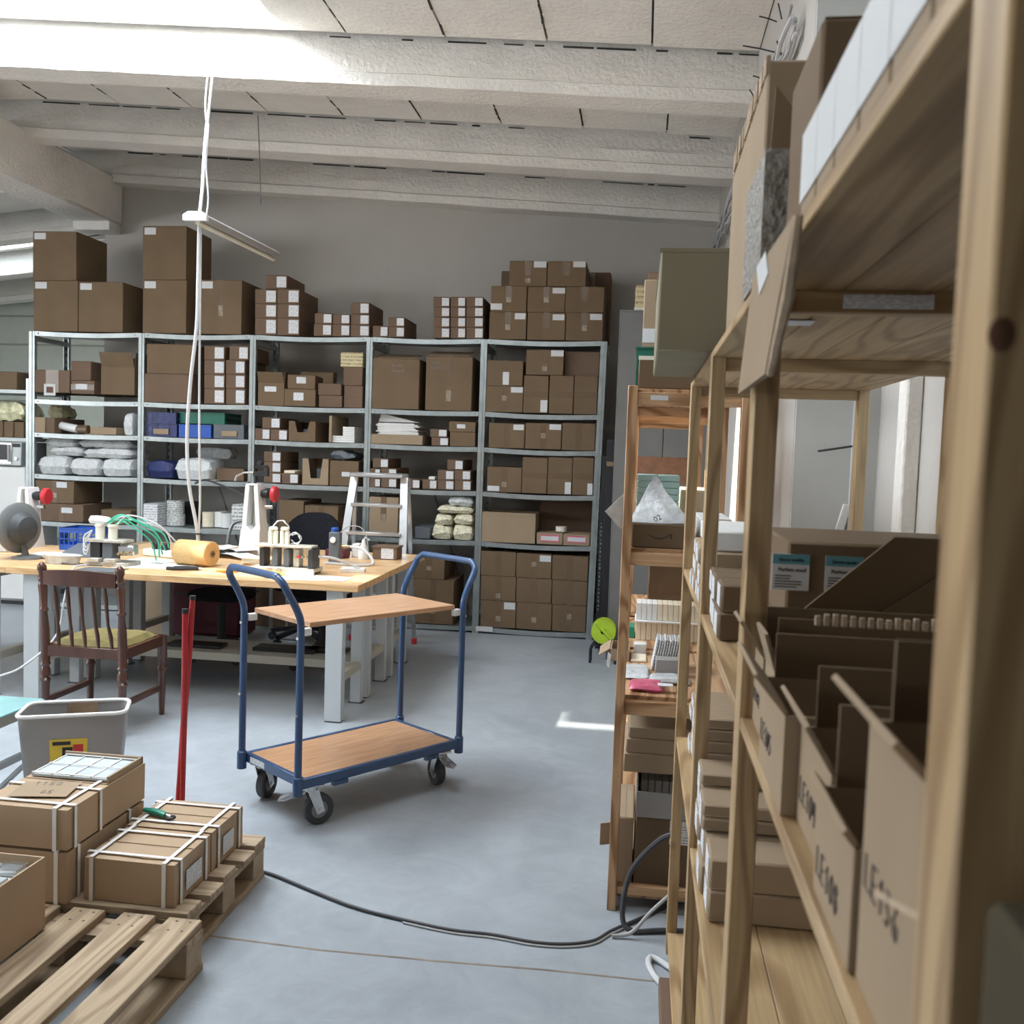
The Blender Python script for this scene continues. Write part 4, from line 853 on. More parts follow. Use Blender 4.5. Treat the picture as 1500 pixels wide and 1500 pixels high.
MB().lathe(c, [(.02, 0), (.088, 0), (.088, .012), (.02, .012)], 28, 'y').build('disc', 'lime', t); MB().lathe((c[0], 6.86, c[2]), [(.02, 0), (.088, 0), (.088, .012), (.02, .012)], 28, 'y').build('disc', 'lime', t)
MB().lathe((c[0], 6.773, c[2]), [(.07, 0), (.07, .086)], 24, 'y').build('wound_cable', 'cable_dark', t); MB().tube([(c[0]-.05, 6.752, c[2]+.06), (c[0]+.06, 6.75, c[2]-.05)], .012, 8).build('crank', 'lime', t)
MB().tube([(c[0]-.09, 6.78, .0), (c[0]-.09, 6.78, .10), (c[0], 6.78, .24), (c[0]+.09, 6.78, .10), (c[0]+.09, 6.78, 0)], .01, 6).tube([(c[0]-.09, 6.87, 0), (c[0]-.09, 6.87, .1), (c[0], 6.87, .24), (c[0]+.09, 6.87, .1), (c[0]+.09, 6.87, 0)], .01, 6).build('stand', 'black', t)['kind'] = 'stuff'
# wall bits
tag(MB().tube([at(1198, 661, y=3.61), at(1225, 657, y=3.61), at(1253, 653, y=3.63)], .004, 8).build('black_rod', 'cable_dark'), 'thin black rod fixed to the grey pilaster behind the shelves', 'rod')
tag(MB().box(.735, .765, 3.625, 3.638, 1.245, 1.345, .003).rot(.25, (.75, 3.63, 1.3), 'Y').build('paper_tag', 'paper'), 'small white tag hanging on the grey pilaster', 'tag')
# bundle of wires along the top of the right wall
t = thing('wire_bundle', (.53, 5.5, 3.3), 'bundle of loose wires and ties along the top of the right wall', 'wires')
for k in range(7):
    R = random.Random(k); pts = []
    for i in range(30):
        y = 3.9+i*.155; z = 3.14+.02*k+R.uniform(-.02, .02)+(.0 if y < 7 else -.0); pts.append((XW-.022-.012*R.random()-.004*k, y, z+.02*math.sin(i*.9+k)))
    MB().tube(pts, .006+.002*(k % 3), 6).build('wire', ('cable_grey', 'cable_white')[k % 2], t)
for k, (a, b, c_, d_) in enumerate(((1088, 67, 1140, 78), (1112, 24, 1138, 32), (1103, 111, 1117, 117), (1098, 131, 1106, 146), (1140, 5, 1145, 28), (1083, 204, 1092, 214), (1138, 60, 1147, 87))):
    e = at(c_, d_, x=.530); y = e.y; MB().tube([at(a, b, y=y), at((a+c_)/2, (b+d_)/2-1, y=y), e], .0035, 5).build('cable_tie', 'cable_dark', t)
p = [at(a_, b_, x=.54) for a_, b_ in ((1093, 205), (1088, 250), (1091, 290), (1084, 330), (1085, 365))]
MB().tube(p, .004, 5).build('dangling_wire', 'cable_dark', t)
# ================================================================= cables on the floor
def floor_path(pp, z): return [Vector((at(a, b, z=0).x, at(a, b, z=0).y, z)) for a, b in pp]
def smooth(pts, n=6):
    out = []
    for i in range(len(pts)-1):
        p0, p1, p2, p3 = pts[max(i-1, 0)], pts[i], pts[i+1], pts[min(i+2, len(pts)-1)]
        for k in range(n):
            t = k/n; out.append(.5*((2*p1)+(p2-p0)*t+(2*p0-5*p1+4*p2-p3)*t*t+(3*p1-p0-3*p2+p3)*t**3))
    return out+[pts[-1]]
cp = [(362, 1274), (400, 1284), (460, 1309), (520, 1332), (590, 1350), (660, 1365), (720, 1372), (780, 1383), (830, 1386), (870, 1381), (893, 1368), (915, 1358), (945, 1345), (975, 1330)]
tag(MB().tube(smooth(floor_path(cp, .0065)), .0058, 8).build('floor_cable', 'cable_dark'), 'dark cable running over the floor from the pallet to the shelves', 'cable')
tag(MB().tube(smooth(floor_path([(a, b+3) for a, b in cp[4:12]], .004)), .0035, 6).build('floor_cable', 'cable_grey'), 'thin grey cable lying along the dark floor cable', 'cable')
tag(MB().tube(smooth([Vector((.16, 2.9, .34)), Vector((.10, 2.92, .30)), Vector((.02, 2.95, .18)), Vector((.0, 2.93, .05)), Vector((.03, 2.91, .010)), Vector((.12, 2.93, .010)), Vector((.25, 2.95, .010))]), .0085, 8).build('floor_cable', 'cable_dark'), 'thick black cable looping up between the two pine units', 'cable')
tag(MB().tube(smooth([Vector((-.03, 2.87, .008)), Vector((.03, 2.88, .02)), Vector((.09, 2.89, .09)), Vector((.17, 2.9, .17))]), .006, 8).build('floor_cable', 'cable_grey'), 'grey cable rising slanting to the near pine unit', 'cable')
tag(MB().tube(smooth([Vector((.22, 2.62, .01)), Vector((.14, 2.72, .01)), Vector((.09, 2.76, .012)), Vector((.085, 2.70, .012)), Vector((.13, 2.61, .01)), Vector((.24, 2.55, .01))]), .009, 8).build('floor_cable', 'cable_white'), 'white cable loop on the floor under the near unit', 'cable')

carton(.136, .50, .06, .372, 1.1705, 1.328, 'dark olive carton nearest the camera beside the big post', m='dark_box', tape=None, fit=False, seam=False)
carton(.172, .56, .08, .385, 1.3288, 1.66, 'tall black box added for the shade right of the big near post', m='black', tape=None, fit=False, seam=False)  # black box put in as the shade inside the shelf bay
k = at(1468, 490, y=.3995); MB().lathe((k.x, .3999, k.z), [(0, -.0004), (.0045, -.0004), (.0052, 0)], 20, 'y').scale((1, 1, 1.35), (k.x, .3999, k.z)).build('knot', 'walnut', UB)
# ================================================================= work benches
def bench(x0, x1, y0, y1, label, legs=True, shelf=False, fl=True):
    t = thing('work_bench', ((x0+x1)/2, (y0+y1)/2, 0), label, 'workbench', 'row of work benches')
    MB().box(x0, x1, y0, y1, .722, .76, .003).build('bench_top', 'bench_top', t)
    for xa in (x0+.09, x1-.185):
        MB().box(xa, xa+.095, y0+.03, y0+.09, .004, .722, .003).build('leg', 'bench_grey', t); MB().box(xa+.015, xa+.08, y1-.09, y1-.04, .004, .722, .003).build('leg', 'bench_grey', t)
        MB().box(xa+.03, xa+.07, y0+.09, y1-.09, .20, .245).build('foot_rail', 'bench_beige', t); MB().box(xa+.03, xa+.07, y0+.09, y1-.09, .685, .722).build('top_rail', 'bench_beige', t)
        for q in (y0+.03, y1-.09): MB().box(xa+.005, xa+.09, q-.004, q+.06, 0, .004).build('foot_pad', 'rubber', t)
    if shelf:
        MB().box(x0+.19, x1-.19, y0+.06, y1-.10, .198, .212).build('lower_board', 'bench_grey', t); MB().box(x0+.19, x1-.19, y0+.04, y0+.058, .165, .213).build('stringer', 'bench_beige', t)
    PL.append((x0, x1, y0, y1, .72, .76)); return t
bench(-3.515, -1.467, 4.85, 5.385, 'light grey legged bench with a beech top, nearest row, right of the bench gap')
bench(-3.50, -1.475, 5.39, 5.925, 'middle row bench with a grey board between its legs', shelf=True)
bench(-3.50, -1.48, 5.93, 6.47, 'rear row bench, its right end nearest the step ladder')
bench(-5.6, -3.522, 4.86, 5.40, 'left hand bench under the grey fan, at the picture edge')
bench(-5.6, -3.510, 5.405, 5.95, 'left hand rear bench below the white press stand')
for k, (x, y, w, d) in enumerate(((-2.9, 5.52, .35, .12), (-2.35, 5.55, .40, .14), (-2.02, 5.60, .25, .12))):
    tag(MB().box(x, x+w, y, y+d, .2125, .235, .004).build('black_pad', 'black'), 'flat black pad on the lower bench board, %s' % ('leftmost', 'middle one', 'rightmost')[k], 'pad')
BT = .7603
def T(px, py, z=BT): return at(px, py, z=z)
# fan
t = thing('desk_fan', (-3.74, 5.2, BT), 'dark grey round desk fan seen from the side on the left bench', 'fan')
MB().lathe((-3.64, 5.22, BT), [(0, .0), (.085, 0), (.085, .012), (.05, .022), (0, .024)], 28).build('base', 'fan_grey', t)
q = MB().lathe((-3.71, 5.22, BT+.185), [(0, -.035), (.05, -.035), (.10, -.028), (.135, -.01), (.152, .015), (.152, .03), (.13, .045), (.0, .05)], 36, 'x'); q.rot(-.25, (-3.71, 5.22, BT+.18), 'Z'); q.build('housing', 'fan_grey', t)
MB().lathe((-3.665, 5.20, BT+.185), [(0, 0), (.07, .0), (.10, .03), (.07, .075), (.0, .09)], 28, 'x').rot(-.25, (-3.71, 5.22, BT+.18), 'Z').build('motor_cap', 'rubber', t)
MB().tube([(-3.65, 5.22, BT+.02), (-3.67, 5.22, BT+.10)], .02, 10).build('neck', 'fan_grey', t)
tag(MB().tube(smooth([Vector((-3.66, 5.25, BT+.006)), Vector((-3.45, 5.2, BT+.006)), Vector((-3.3, 5.05, BT+.006)), Vector((-3.05, 5.05, BT+.006))]), .004, 6).build('fan_cord', 'cable_dark'), 'thin dark cord running from the grey fan along the bench', 'cord')
def press(x, y, H, s, label, wheel=True):
    "white arbor press stand: open U-shaped column tapering upward"
    t = thing('press_stand', (x, y, BT), label, 'press')
    w0, w1 = .085*s, .048*s; h0 = H*.36; z = BT
    MB().add([(x-w0, y-.09, z), (x+w0, y-.09, z), (x+w0, y+.09, z), (x-w0, y+.09, z), (x-w0*.86, y-.07, z+h0), (x+w0*.86, y-.07, z+h0), (x+w0*.86, y+.07, z+h0), (x-w0*.86, y+.07, z+h0)], [(3, 2, 1, 0), (4, 5, 6, 7), (0, 1, 5, 4), (1, 2, 6, 5), (2, 3, 7, 6), (3, 0, 4, 7)]).build('pedestal', 'white_plastic', t)
    for sg in (-1, 1):
        a, b = w0*.86, w1; i0, i1 = a*.50, b*.36
        q = MB().prism([(x+sg*a, z+h0), (x+sg*i0*.2, z+h0), (x+sg*i0, z+h0+.03), (x+sg*i1, z+H-.02), (x+sg*b*.8, z+H), (x+sg*b, z+H-.01)], 1, y-.06, y+.06); q.build('column_side', 'white_plastic', t)
    MB().box(x-w1*.9, x+w1*.9, y-.05, y+.05, z+H-.014, z+H, .004).build('column_cap', 'white_plastic', t)
    MB().box(x-w1*.5, x+w1*.5, y+.02, y+.045, z+h0, z+H-.02).build('slide_rail', 'steel', t)
    MB().lathe((x-w1-.016, y, z+H*.84), [(0, 0), (.013, 0), (.013, .02), (0, .022)], 12, 'x').build('knob', 'white_plastic', t)
    if wheel:
        MB().lathe((x+w1, y, z+H*.86), [(0, 0), (.022, 0), (.03, .02), (.03, .05), (.018, .065), (.018, .09), (0, .09)], 16, 'x').build('hub', 'black', t)
        MB().lathe((x+w1+.075, y, z+H*.86), [(0, 0), (.046, 0), (.054, .008), (.054, .028), (.046, .036), (0, .036)], 24, 'x').build('hand_wheel', 'red', t)
        MB().lathe((x+w1+.03, y, z+H*.68), [(0, 0), (.014, 0), (.014, .05), (0, .05)], 12, 'x').build('stop_rod', 'steel', t)
    return t
press(-2.53, 5.98, .475, .88, 'white press stand with a red hand wheel, middle of the bench')
press(-4.02, 5.78, .40, .72, 'white press stand behind the grey fan, with a red hand wheel')
# clamp lamp arm on the press top
t = thing('clamp_camera', (-2.53, 5.98, 1.24), 'small black clamp holder with a lever on top of the press stand', 'clamp')
MB().tube([(-2.53, 5.98, 1.2355), (-2.53, 5.98, 1.31)], .009, 8).build('post', 'black', t); MB().box(-2.54, -2.44, 5.965, 5.995, 1.285, 1.315).box(-2.46, -2.44, 5.965, 5.995, 1.315, 1.35).box(-2.50, -2.45, 5.965, 5.995, 1.345, 1.358).build('bracket', 'black', t)
MB().lathe((-2.495, 5.98, 1.37), [(0, -.02), (.016, -.018), (.02, 0), (.016, .018), (0, .02)], 12, 'y').build('ball', 'black', t); MB().tube([(-2.53, 5.98, 1.31), (-2.61, 5.98, 1.305), (-2.66, 5.98, 1.28), (-2.67, 5.98, 1.245)], .007, 8).build('lever', 'steel', t)
p = [at(395, 737, y=6.0), at(372, 734, y=6.2), at(350, 722, y=6.6), at(322, 710, y=6.9), at(300, 703, y=7.2), at(286, 708, y=7.58)]
tag(MB().tube(smooth([Vector((-2.58, 5.985, 1.246))]+p[1:]), .008, 8).build('black_hose', 'cable_dark'), 'black hose arching from the press clamp to the rack', 'hose')
crate(-3.76, -3.50, 5.72, 5.93, BT, .908, 'blue slotted plastic basket on the bench beside the fan', 'blue_crate', name='plastic_basket')
tag(MB().box(-3.80, -3.64, 6.0, 6.1, .9, .93).build('paper_slip', 'paper'), 'x', 'paper') if False else None
t = thing('clear_tray', (-3.33, 5.12, BT), 'clear plastic tray with a rounded rim near the bench edge', 'tray')
MB().lathe((-3.33, 5.10, BT), [(0, .001), (.085, .001), (.10, .045), (.108, .05), (.10, .052), (.09, .045), (.078, .006), (0, .006)], 28).scale((1.15, .6, 1), (-3.33, 5.10, BT)).build('bowl', 'film_haze', t)
# machine 1 : small pneumatic assembly machine
def machine1():
    x, y = -3.05, 5.14; t = thing('assembly_machine', (x, y, BT), 'small metal assembly machine with two cylinders and green tubes', 'machine')
    MB().box(x-.13, x+.13, y-.07, y+.10, BT, BT+.022, .002).build('base_plate', 'machine', t); MB().box(x-.10, x-.03, y-.085, y-.02, BT+.0225, BT+.045, .003).build('foot_block', 'machine', t); MB().box(x+.0, x+.07, y-.085, y-.02, BT+.0225, BT+.045, .003).build('foot_block', 'machine', t)
    for dx in (-.075, .0): MB().box(x+dx-.035, x+dx+.03, y-.04, y+.05, BT+.0225, BT+.135, .004).build('guide_block', 'black' if dx else 'slate', t)
    MB().box(x-.13, x+.11, y-.06, y+.06, BT+.136, BT+.152, .002).build('top_plate', 'machine', t)
    for dx in (-.07, .01): MB().lathe((x+dx, y, BT+.152), [(0, 0), (.026, 0), (.026, .07), (.031, .072), (.031, .085), (0, .085)], 20).build('cylinder', 'cream', t)
    MB().box(x+.05, x+.15, y-.02, y+.04, BT+.06, BT+.12, .006).build('valve_block', 'steel', t)
    for k in range(5): MB().lathe((x+.06+k*.02, y-.03, BT+.07+.01*(k % 2)), [(0, 0), (.008, 0), (.008, .012), (0, .012)], 10, 'y').build('fitting', 'brass', t)
    R = random.Random(4)
    for k in range(7):
        a = Vector((x+R.uniform(-.05, .05), y, BT+.24)); b = Vector((x+.10+R.uniform(0, .09), y+R.uniform(-.02, .08), BT+.26+R.uniform(-.04, .03))); c = Vector((x+.20+.02*k, y+.15, BT+.02+.02*k))
        MB().tube(smooth([a, (a+b)/2+Vector((0, 0, .03)), b, (b+c)/2+Vector((.04, 0, .02)), c]), .0045, 6).build('tube', 'green_wire' if k < 5 else 'cable_white', t)
    for k in range(3): MB().tube(smooth([Vector((x-.12, y, BT+.2)), Vector((x-.16, y-.02, BT+.16-.03*k)), Vector((x-.14, y-.03, BT+.10-.02*k)), Vector((x-.10, y-.03, BT+.15))]), .004, 6).build('tube', 'cable_white', t)
    pillow(x-.13, x-.02, y-.03, y+.05, BT+.237, BT+.285, 3, .012).build('rag', 'paper', t)
machine1()
t = thing('power_strip', (-3.0, 5.62, BT), 'white multi socket strip with black plugs behind the metal machine', 'power strip')
MB().box(-3.13, -2.86, 5.60, 5.68, BT, BT+.045, .006).rot(-.3, (-3.0, 5.64, BT)).build('body', 'white_plastic', t)
for k in range(2): MB().box(-3.07+k*.08, -3.03+k*.08, 5.62, 5.66, BT+.0455, BT+.09, .004).rot(-.3, (-3.0, 5.64, BT)).build('plug', 'black', t)
# papers, tools
R = random.Random(11)
def sheet(x, y, w, d, ang, z, label, m='paper', name='paper_sheet'):
    return tag(MB().box(x-w/2, x+w/2, y-d/2, y+d/2, z, z+.0012).rot(ang, (x, y, 0)).build(name, m), label, 'paper')
sheet(-2.80, 5.20, .42, .26, .1, BT, 'large white sheet lying between the metal machine and the roll')
sheet(-2.95, 5.42, .30, .2, -.2, BT, 'white sheet half under the green tubes', 'sticker')
sheet(-1.86, 5.02, .30, .20, .25, BT, 'rumpled paper sheet near the bench front corner'); sheet(-1.70, 5.06, .24, .16, -.1, BT+.0015, 'second paper sheet overlapping at the bench front corner', 'sticker_plain')
tag(MB().box(-1.74, -1.60, 5.36, 5.46, BT, BT+.02, .001).rot(.2, (-1.67, 5.41, 0)).build('note_pad', 'paper'), 'small white note pad near the right bench end', 'pad')
sheet(-2.05, 5.10, .16, .1, .1, BT, 'yellow sheet under the rumpled papers', 'yellow')
for k in range(6): tag(MB().box(-2.38, -2.20, 5.44, 5.58, BT+.0008+k*.007, BT+.006+k*.007).rot(R.uniform(-.25, .25), (-2.29, 5.51, 0)).build('card_pack', 'paper_warm'), 'pale yellow card sheet in the small pile, layer %s' % ('one', 'two', 'three', 'four', 'five', 'six')[k], 'card', 'pile of pale yellow cards')
for k in range(7):
    x, y = -2.66+R.uniform(-.16, .16), 5.86+R.uniform(-.12, .12)
    mb = MB().box(-.13, .13, -.09, .09, 0, .0015); mb.v = [(a, b, c+.012*math.sin(a*14+k)+.010) for a, b, c in mb.v]
    q = MB(); n = 8
    vs = []; fs = []
    for j in (0, 1):
        for i in range(n+1):
            for e in (-.08, .08):
                a = -.13+.26*i/n; vs.append((a, e, .004+k*.0065+.010*(1+math.sin(a*18+k*1.7))+(.0015 if j else 0)))
    for i in range(n):
        b_ = i*2; fs += [(b_, b_+1, b_+3, b_+2), tuple(v+2*(n+1) for v in (b_, b_+2, b_+3, b_+1))]
    q.add(vs, fs, True).rot(R.uniform(-.9, .9)).move((x, y, BT))
    tag(q.build('crumpled_paper', 'paper' if k % 2 else 'sticker_plain'), 'crumpled white paper in the heap left of the press stand', 'paper', 'heap of crumpled papers')
t = thing('cord_roll', (-2.62, 5.28, BT), 'large roll of orange twine lying on its side on the bench', 'roll')
c = (-2.73, 5.34, BT+.075)
q = MB().lathe(c, [(.02, 0), (.070, 0), (.075, .006), (.075, .235), (.070, .24), (.02, .24)], 36, 'x').rot(-.22, c); q.build('winding', 'rope', t)
MB().lathe(c, [(.012, -.004), (.021, -.004), (.021, .246), (.012, .246), (.012, -.004)], 20, 'x').rot(-.22, c).build('core', 'kraft_in', t)
t = thing('pliers', (-2.50, 5.10, BT), 'black handled pliers lying at the twine roll end', 'pliers')
MB().tube(smooth([Vector((-2.66, 5.06, BT+.01)), Vector((-2.58, 5.05, BT+.012)), Vector((-2.49, 5.10, BT+.012))]), .010, 8).build('handle', 'black', t)
MB().tube(smooth([Vector((-2.64, 5.10, BT+.01)), Vector((-2.57, 5.12, BT+.012)), Vector((-2.49, 5.10, BT+.012))]), .009, 8).build('handle', 'black', t); MB().tube([(-2.49, 5.10, BT+.012), (-2.45, 5.115, BT+.010)], [.010, .004], 8).build('jaw', 'steel', t)
tag(MB().tube([(-2.36, 5.05, BT+.012), (-2.31, 5.06, BT+.012), (-2.24, 5.08, BT+.012)], [.006, .012, .008], 10).build('orange_tool', 'orange'), 'small orange handled tool near the bench front', 'tool')
# machine 2
def machine2():
    x, y = -1.985, 5.20; t = thing('assembly_machine', (x, y, BT), 'larger benchtop machine with pale twin cylinders and white hose loops', 'machine')
    MB().box(x-.20, x+.17, y-.07, y+.09, BT+.014, BT+.036, .002).build('base_plate', 'machine', t); MB().box(x-.20, x+.17, y-.075, y-.055, BT, BT+.0135).build('rail', 'cream', t); MB().box(x-.20, x+.17, y+.06, y+.08, BT, BT+.0135).build('rail', 'cream', t)
    for dx in (-.09, -.035): MB().lathe((x+dx, y-.076, BT+.022), [(0, 0), (.014, 0), (.014, -.01), (0, -.01)], 14, 'y').build('roller', 'steel', t)
    MB().box(x+.13, x+.16, y-.06, y+.06, BT+.0365, BT+.15, .003).build('end_plate', 'black', t); MB().box(x-.17, x-.14, y-.03, y+.06, BT+.0365, BT+.14, .003).build('end_plate', 'black', t)
    for dx in (-.10, -.03, .03): MB().box(x+dx, x+dx+.035, y-.02, y+.05, BT+.0365, BT+.14, .004).build('slide_block', 'slate' if dx < 0 else 'machine', t)
    MB().box(x-.19, x+.15, y-.05, y+.05, BT+.1505, BT+.164, .002).build('top_plate', 'machine', t)
    for dx in (-.115, -.085, -.045, -.015): MB().lathe((x+dx, y, BT+.1645), [(0, 0), (.014, 0), (.014, .07), (.011, .078), (0, .08)], 14).build('cylinder', 'cream', t)
    for dx in (-.10, -.03): MB().lathe((x+dx, y, BT+.2455), [(0, 0), (.022, 0), (.026, .008), (.02, .018), (0, .02)], 16).build('cap', 'cream', t)
    for k in range(4): MB().lathe((x+.05+k*.022, y-.05, BT+.10), [(0, 0), (.008, 0), (.008, .02), (0, .02)], 10, 'y').build('fitting', ('brass', 'red', 'steel', 'brass')[k], t)
    def ring(cx, cz, r, a0, a1, m='cable_white'): MB().tube([(cx+r*math.cos(a0+(a1-a0)*i/18), y+.01*math.sin(i), cz+r*math.sin(a0+(a1-a0)*i/18)) for i in range(19)], .004, 6).build('tube', m, t)
    ring(x-.055, BT+.255, .045, 0, math.pi); ring(x+.03, BT+.20, .035, -2.2, 3.2); ring(x+.035, BT+.20, .027, -2.8, 2.4)
    MB().tube(smooth([Vector((x+.12, y+.02, BT+.10)), Vector((x+.22, y+.08, BT+.09)), Vector((x+.30, y+.16, BT+.05)), Vector((x+.36, y+.2, BT+.02))]), .008, 8).build('hose', 'cable_white', t)
machine2()
t = thing('air_regulator', (-1.88, 5.75, BT), 'black air regulator with a blue cap and small dial', 'regulator')
MB().box(-1.93, -1.86, 5.72, 5.78, BT, BT+.20, .006).build('body', 'slate', t); MB().lathe((-1.90, 5.75, BT+.2005), [(0, 0), (.022, 0), (.024, .02), (.018, .026), (0, .028)], 16).build('blue_cap', 'blue_crate', t); MB().lathe((-1.90, 5.719, BT+.15), [(0, -.012), (.018, -.012), (.02, 0), (0, 0)], 16, 'y').build('dial', 'paper', t)
MB().lathe((-1.86, 5.75, BT+.11), [(0, 0), (.010, 0), (.012, .02), (.009, .055), (0, .055)], 12, 'x').build('nozzle', 'brass', t)
MB().tube(smooth([Vector((-1.80, 5.75, BT+.11)), Vector((-1.72, 5.74, BT+.10)), Vector((-1.65, 5.72, BT+.05)), Vector((-1.64, 5.70, BT+.012)), Vector((-1.72, 5.62, BT+.010)), Vector((-1.88, 5.5, BT+.03))]), .009, 8).build('hose', 'cable_white', t)
MB().tube(smooth([Vector((-1.87, 5.76, BT+.19)), Vector((-1.82, 5.78, BT+.235)), Vector((-1.74, 5.78, BT+.23)), Vector((-1.70, 5.78, BT+.17)), Vector((-1.69, 5.78, BT+.10))]), .0035, 6).build('thin_tube', 'cable_grey', t)
tag(MB().box(-2.05, -1.91, 6.0, 6.12, BT, BT+.06, .01).build('tool_case', 'maroon'), 'maroon and black tool case behind the benchtop machine', 'case')
t = thing('spray_bottle', (-1.80, 6.05, BT), 'translucent white bottle with a bent neck on the rear bench', 'bottle')
MB().lathe((-1.80, 6.05, BT), [(0, 0), (.035, 0), (.037, .01), (.036, .06), (.015, .10), (.010, .13), (0, .13)], 20).build('body', 'white_plastic', t); MB().tube([(-1.80, 6.05, BT+.12), (-1.79, 6.05, BT+.145), (-1.76, 6.05, BT+.125)], .005, 8).build('neck', 'white_plastic', t)
tag(MB().box(-1.90, -1.85, 6.12, 6.2, BT, BT+.09, .004).build('white_carton', 'paper'), 'small white box left of the bent neck bottle', 'box')
t = carton(-1.74, -1.575, 6.06, 6.2, BT, BT+.088, 'small brown box with a big white label at the bench end', tape=None, m='kraft_red', st=(.35, .86, .08, .9), fit=False, seam=False)
MB().box(-1.745, -1.57, 6.055, 6.205, BT+.078, BT+.0885).build('lid', 'kraft_red', t)
t = thing('bench_mat', (-2.98, 4.93, BT), 'grey metal plate overhanging the front edge of the bench', 'plate')
MB().box(-3.10, -2.86, 4.845, 5.0, BT, BT+.003).build('plate', 'slate', t); MB().box(-3.10, -2.86, 4.84, 4.845, .715, BT+.003).build('hanging_lip', 'slate', t)
tag(MB().tube(smooth([Vector((-3.12, 5.0, BT+.01)), Vector((-3.10, 4.84, BT+.008)), Vector((-3.12, 4.80, .62)), Vector((-3.16, 4.78, .40)), Vector((-3.24, 4.6, .26)), Vector((-3.36, 4.5, .20)), Vector((-3.46, 4.5, .06)), Vector((-3.6, 4.55, .008))]), .006, 8).build('power_cable', 'cable_white'), 'white cord hanging from the bench edge beside the wooden chair', 'cord')
sheet(-3.62, 5.5, .3, .2, .2, BT, 'stacked papers behind the grey fan'); 
t = thing('grey_folder_rack', (-3.45, 5.6, BT), 'grey open folder lying behind the clear tray', 'folder')
MB().quad((-3.56, 5.40, BT+.001), (-3.30, 5.40, BT+.001), (-3.30, 5.62, BT+.06), (-3.56, 5.62, BT+.06), .004).build('cover', 'slate', t)
tag(MB().box(-4.30, -3.95, 5.46, 5.62, BT, BT+.12, .004).build('clear_box', 'film_haze'), 'clear plastic box at the left edge of the bench', 'box')
tag(MB().box(-4.6, -4.12, 5.68, 5.9, BT, BT+.19, .006).build('brown_tub', 'kraft_red'), 'dark brown carton at the picture edge on the left bench', 'box')
# ================================================================= chairs
def wooden_chair():
    x0, x1, yb, yf = -2.965, -2.545, 4.40, 4.80
    t = thing('wooden_chair', (-2.755, 4.6, 0), 'dark turned wood chair with a spindle back and olive seat', 'chair')
    def turned(x, y, z0, z1, lean=0):
        H = z1-z0; prof = []; 
        for u, r in ((0, .015), (.10, .019), (.28, .021), (.30, .026), (.315, .017), (.33, .026), (.36, .024), (.38, .018), (.395, .026), (.41, .021), (.50, .023), (.60, .022), (.70, .016), (.715, .024), (.73, .016), (.86, .023), (.88, .016), (.90, .024), (.93, .016), (.955, .023), (.975, .022), (.99, .012), (1.0, .0)): prof.append((r, u*H))
        q = MB().lathe((x, y, z0), prof, 14); q.v = [(a, b-lean*max(0, (c-.46))/.42, c) for a, b, c in q.v]; return q
    for x in (x0, x1): turned(x, yb, 0, .87, .035).build('back_leg', 'dark_wood', t)
    for x in (x0, x1):
        MB().lathe((x, yf, 0), [(0, 0), (.014, 0), (.018, .10), (.020, .24), (.027, .26), (.018, .28), (.026, .30), (.023, .44), (0, .44)], 14).build('front_leg', 'dark_wood', t)
        MB().box(x-.012, x+.012, yb, yf, .14, .17, .002).build('side_stretcher', 'dark_wood', t); MB().box(x-.011, x+.011, yb, yf, .385, .44, .002).build('seat_rail', 'dark_wood', t)
    for y in (yb, yf): MB().box(x0, x1, y-.011, y+.011, .385, .44, .002).build('seat_rail', 'dark_wood', t)
    q = pillow(x0+.014, x1-.014, yb+.018, yf-.012, .415, .475, 1, .002); q.build('seat', 'olive', t)
    n = 10; vs = []; fs = []
    for i in range(n+1):
        u = i/n; a = x0+.015+(x1-x0-.03)*u; cz = .012*math.sin(math.pi*u); dy = -.018*math.sin(math.pi*u)
        for (b, c) in ((yb-.045+dy, .755), (yb-.02+dy, .755), (yb-.022+dy, .825+cz), (yb-.047+dy, .825+cz)): vs.append((a, b, c))
    for i in range(n):
        for k in range(4): fs.append((i*4+k, (i+1)*4+k, (i+1)*4+(k+1) % 4, i*4+(k+1) % 4))
    fs += [(0, 1, 2, 3), (n*4+3, n*4+2, n*4+1, n*4)]; MB().add(vs, fs).build('top_rail', 'dark_wood', t)
    for k in range(5):
        a = x0+.075+k*.068; MB().tube([(a+.004*k, yb, .44), (a+.003*k, yb-.006, .50), (a, yb-.012, .56), (a-.004, yb-.028, .70), (a-.006, yb-.035, .758)], [.008, .011, .008, .011, .006], 8).build('spindle', 'dark_wood', t)
    return t
wooden_chair()
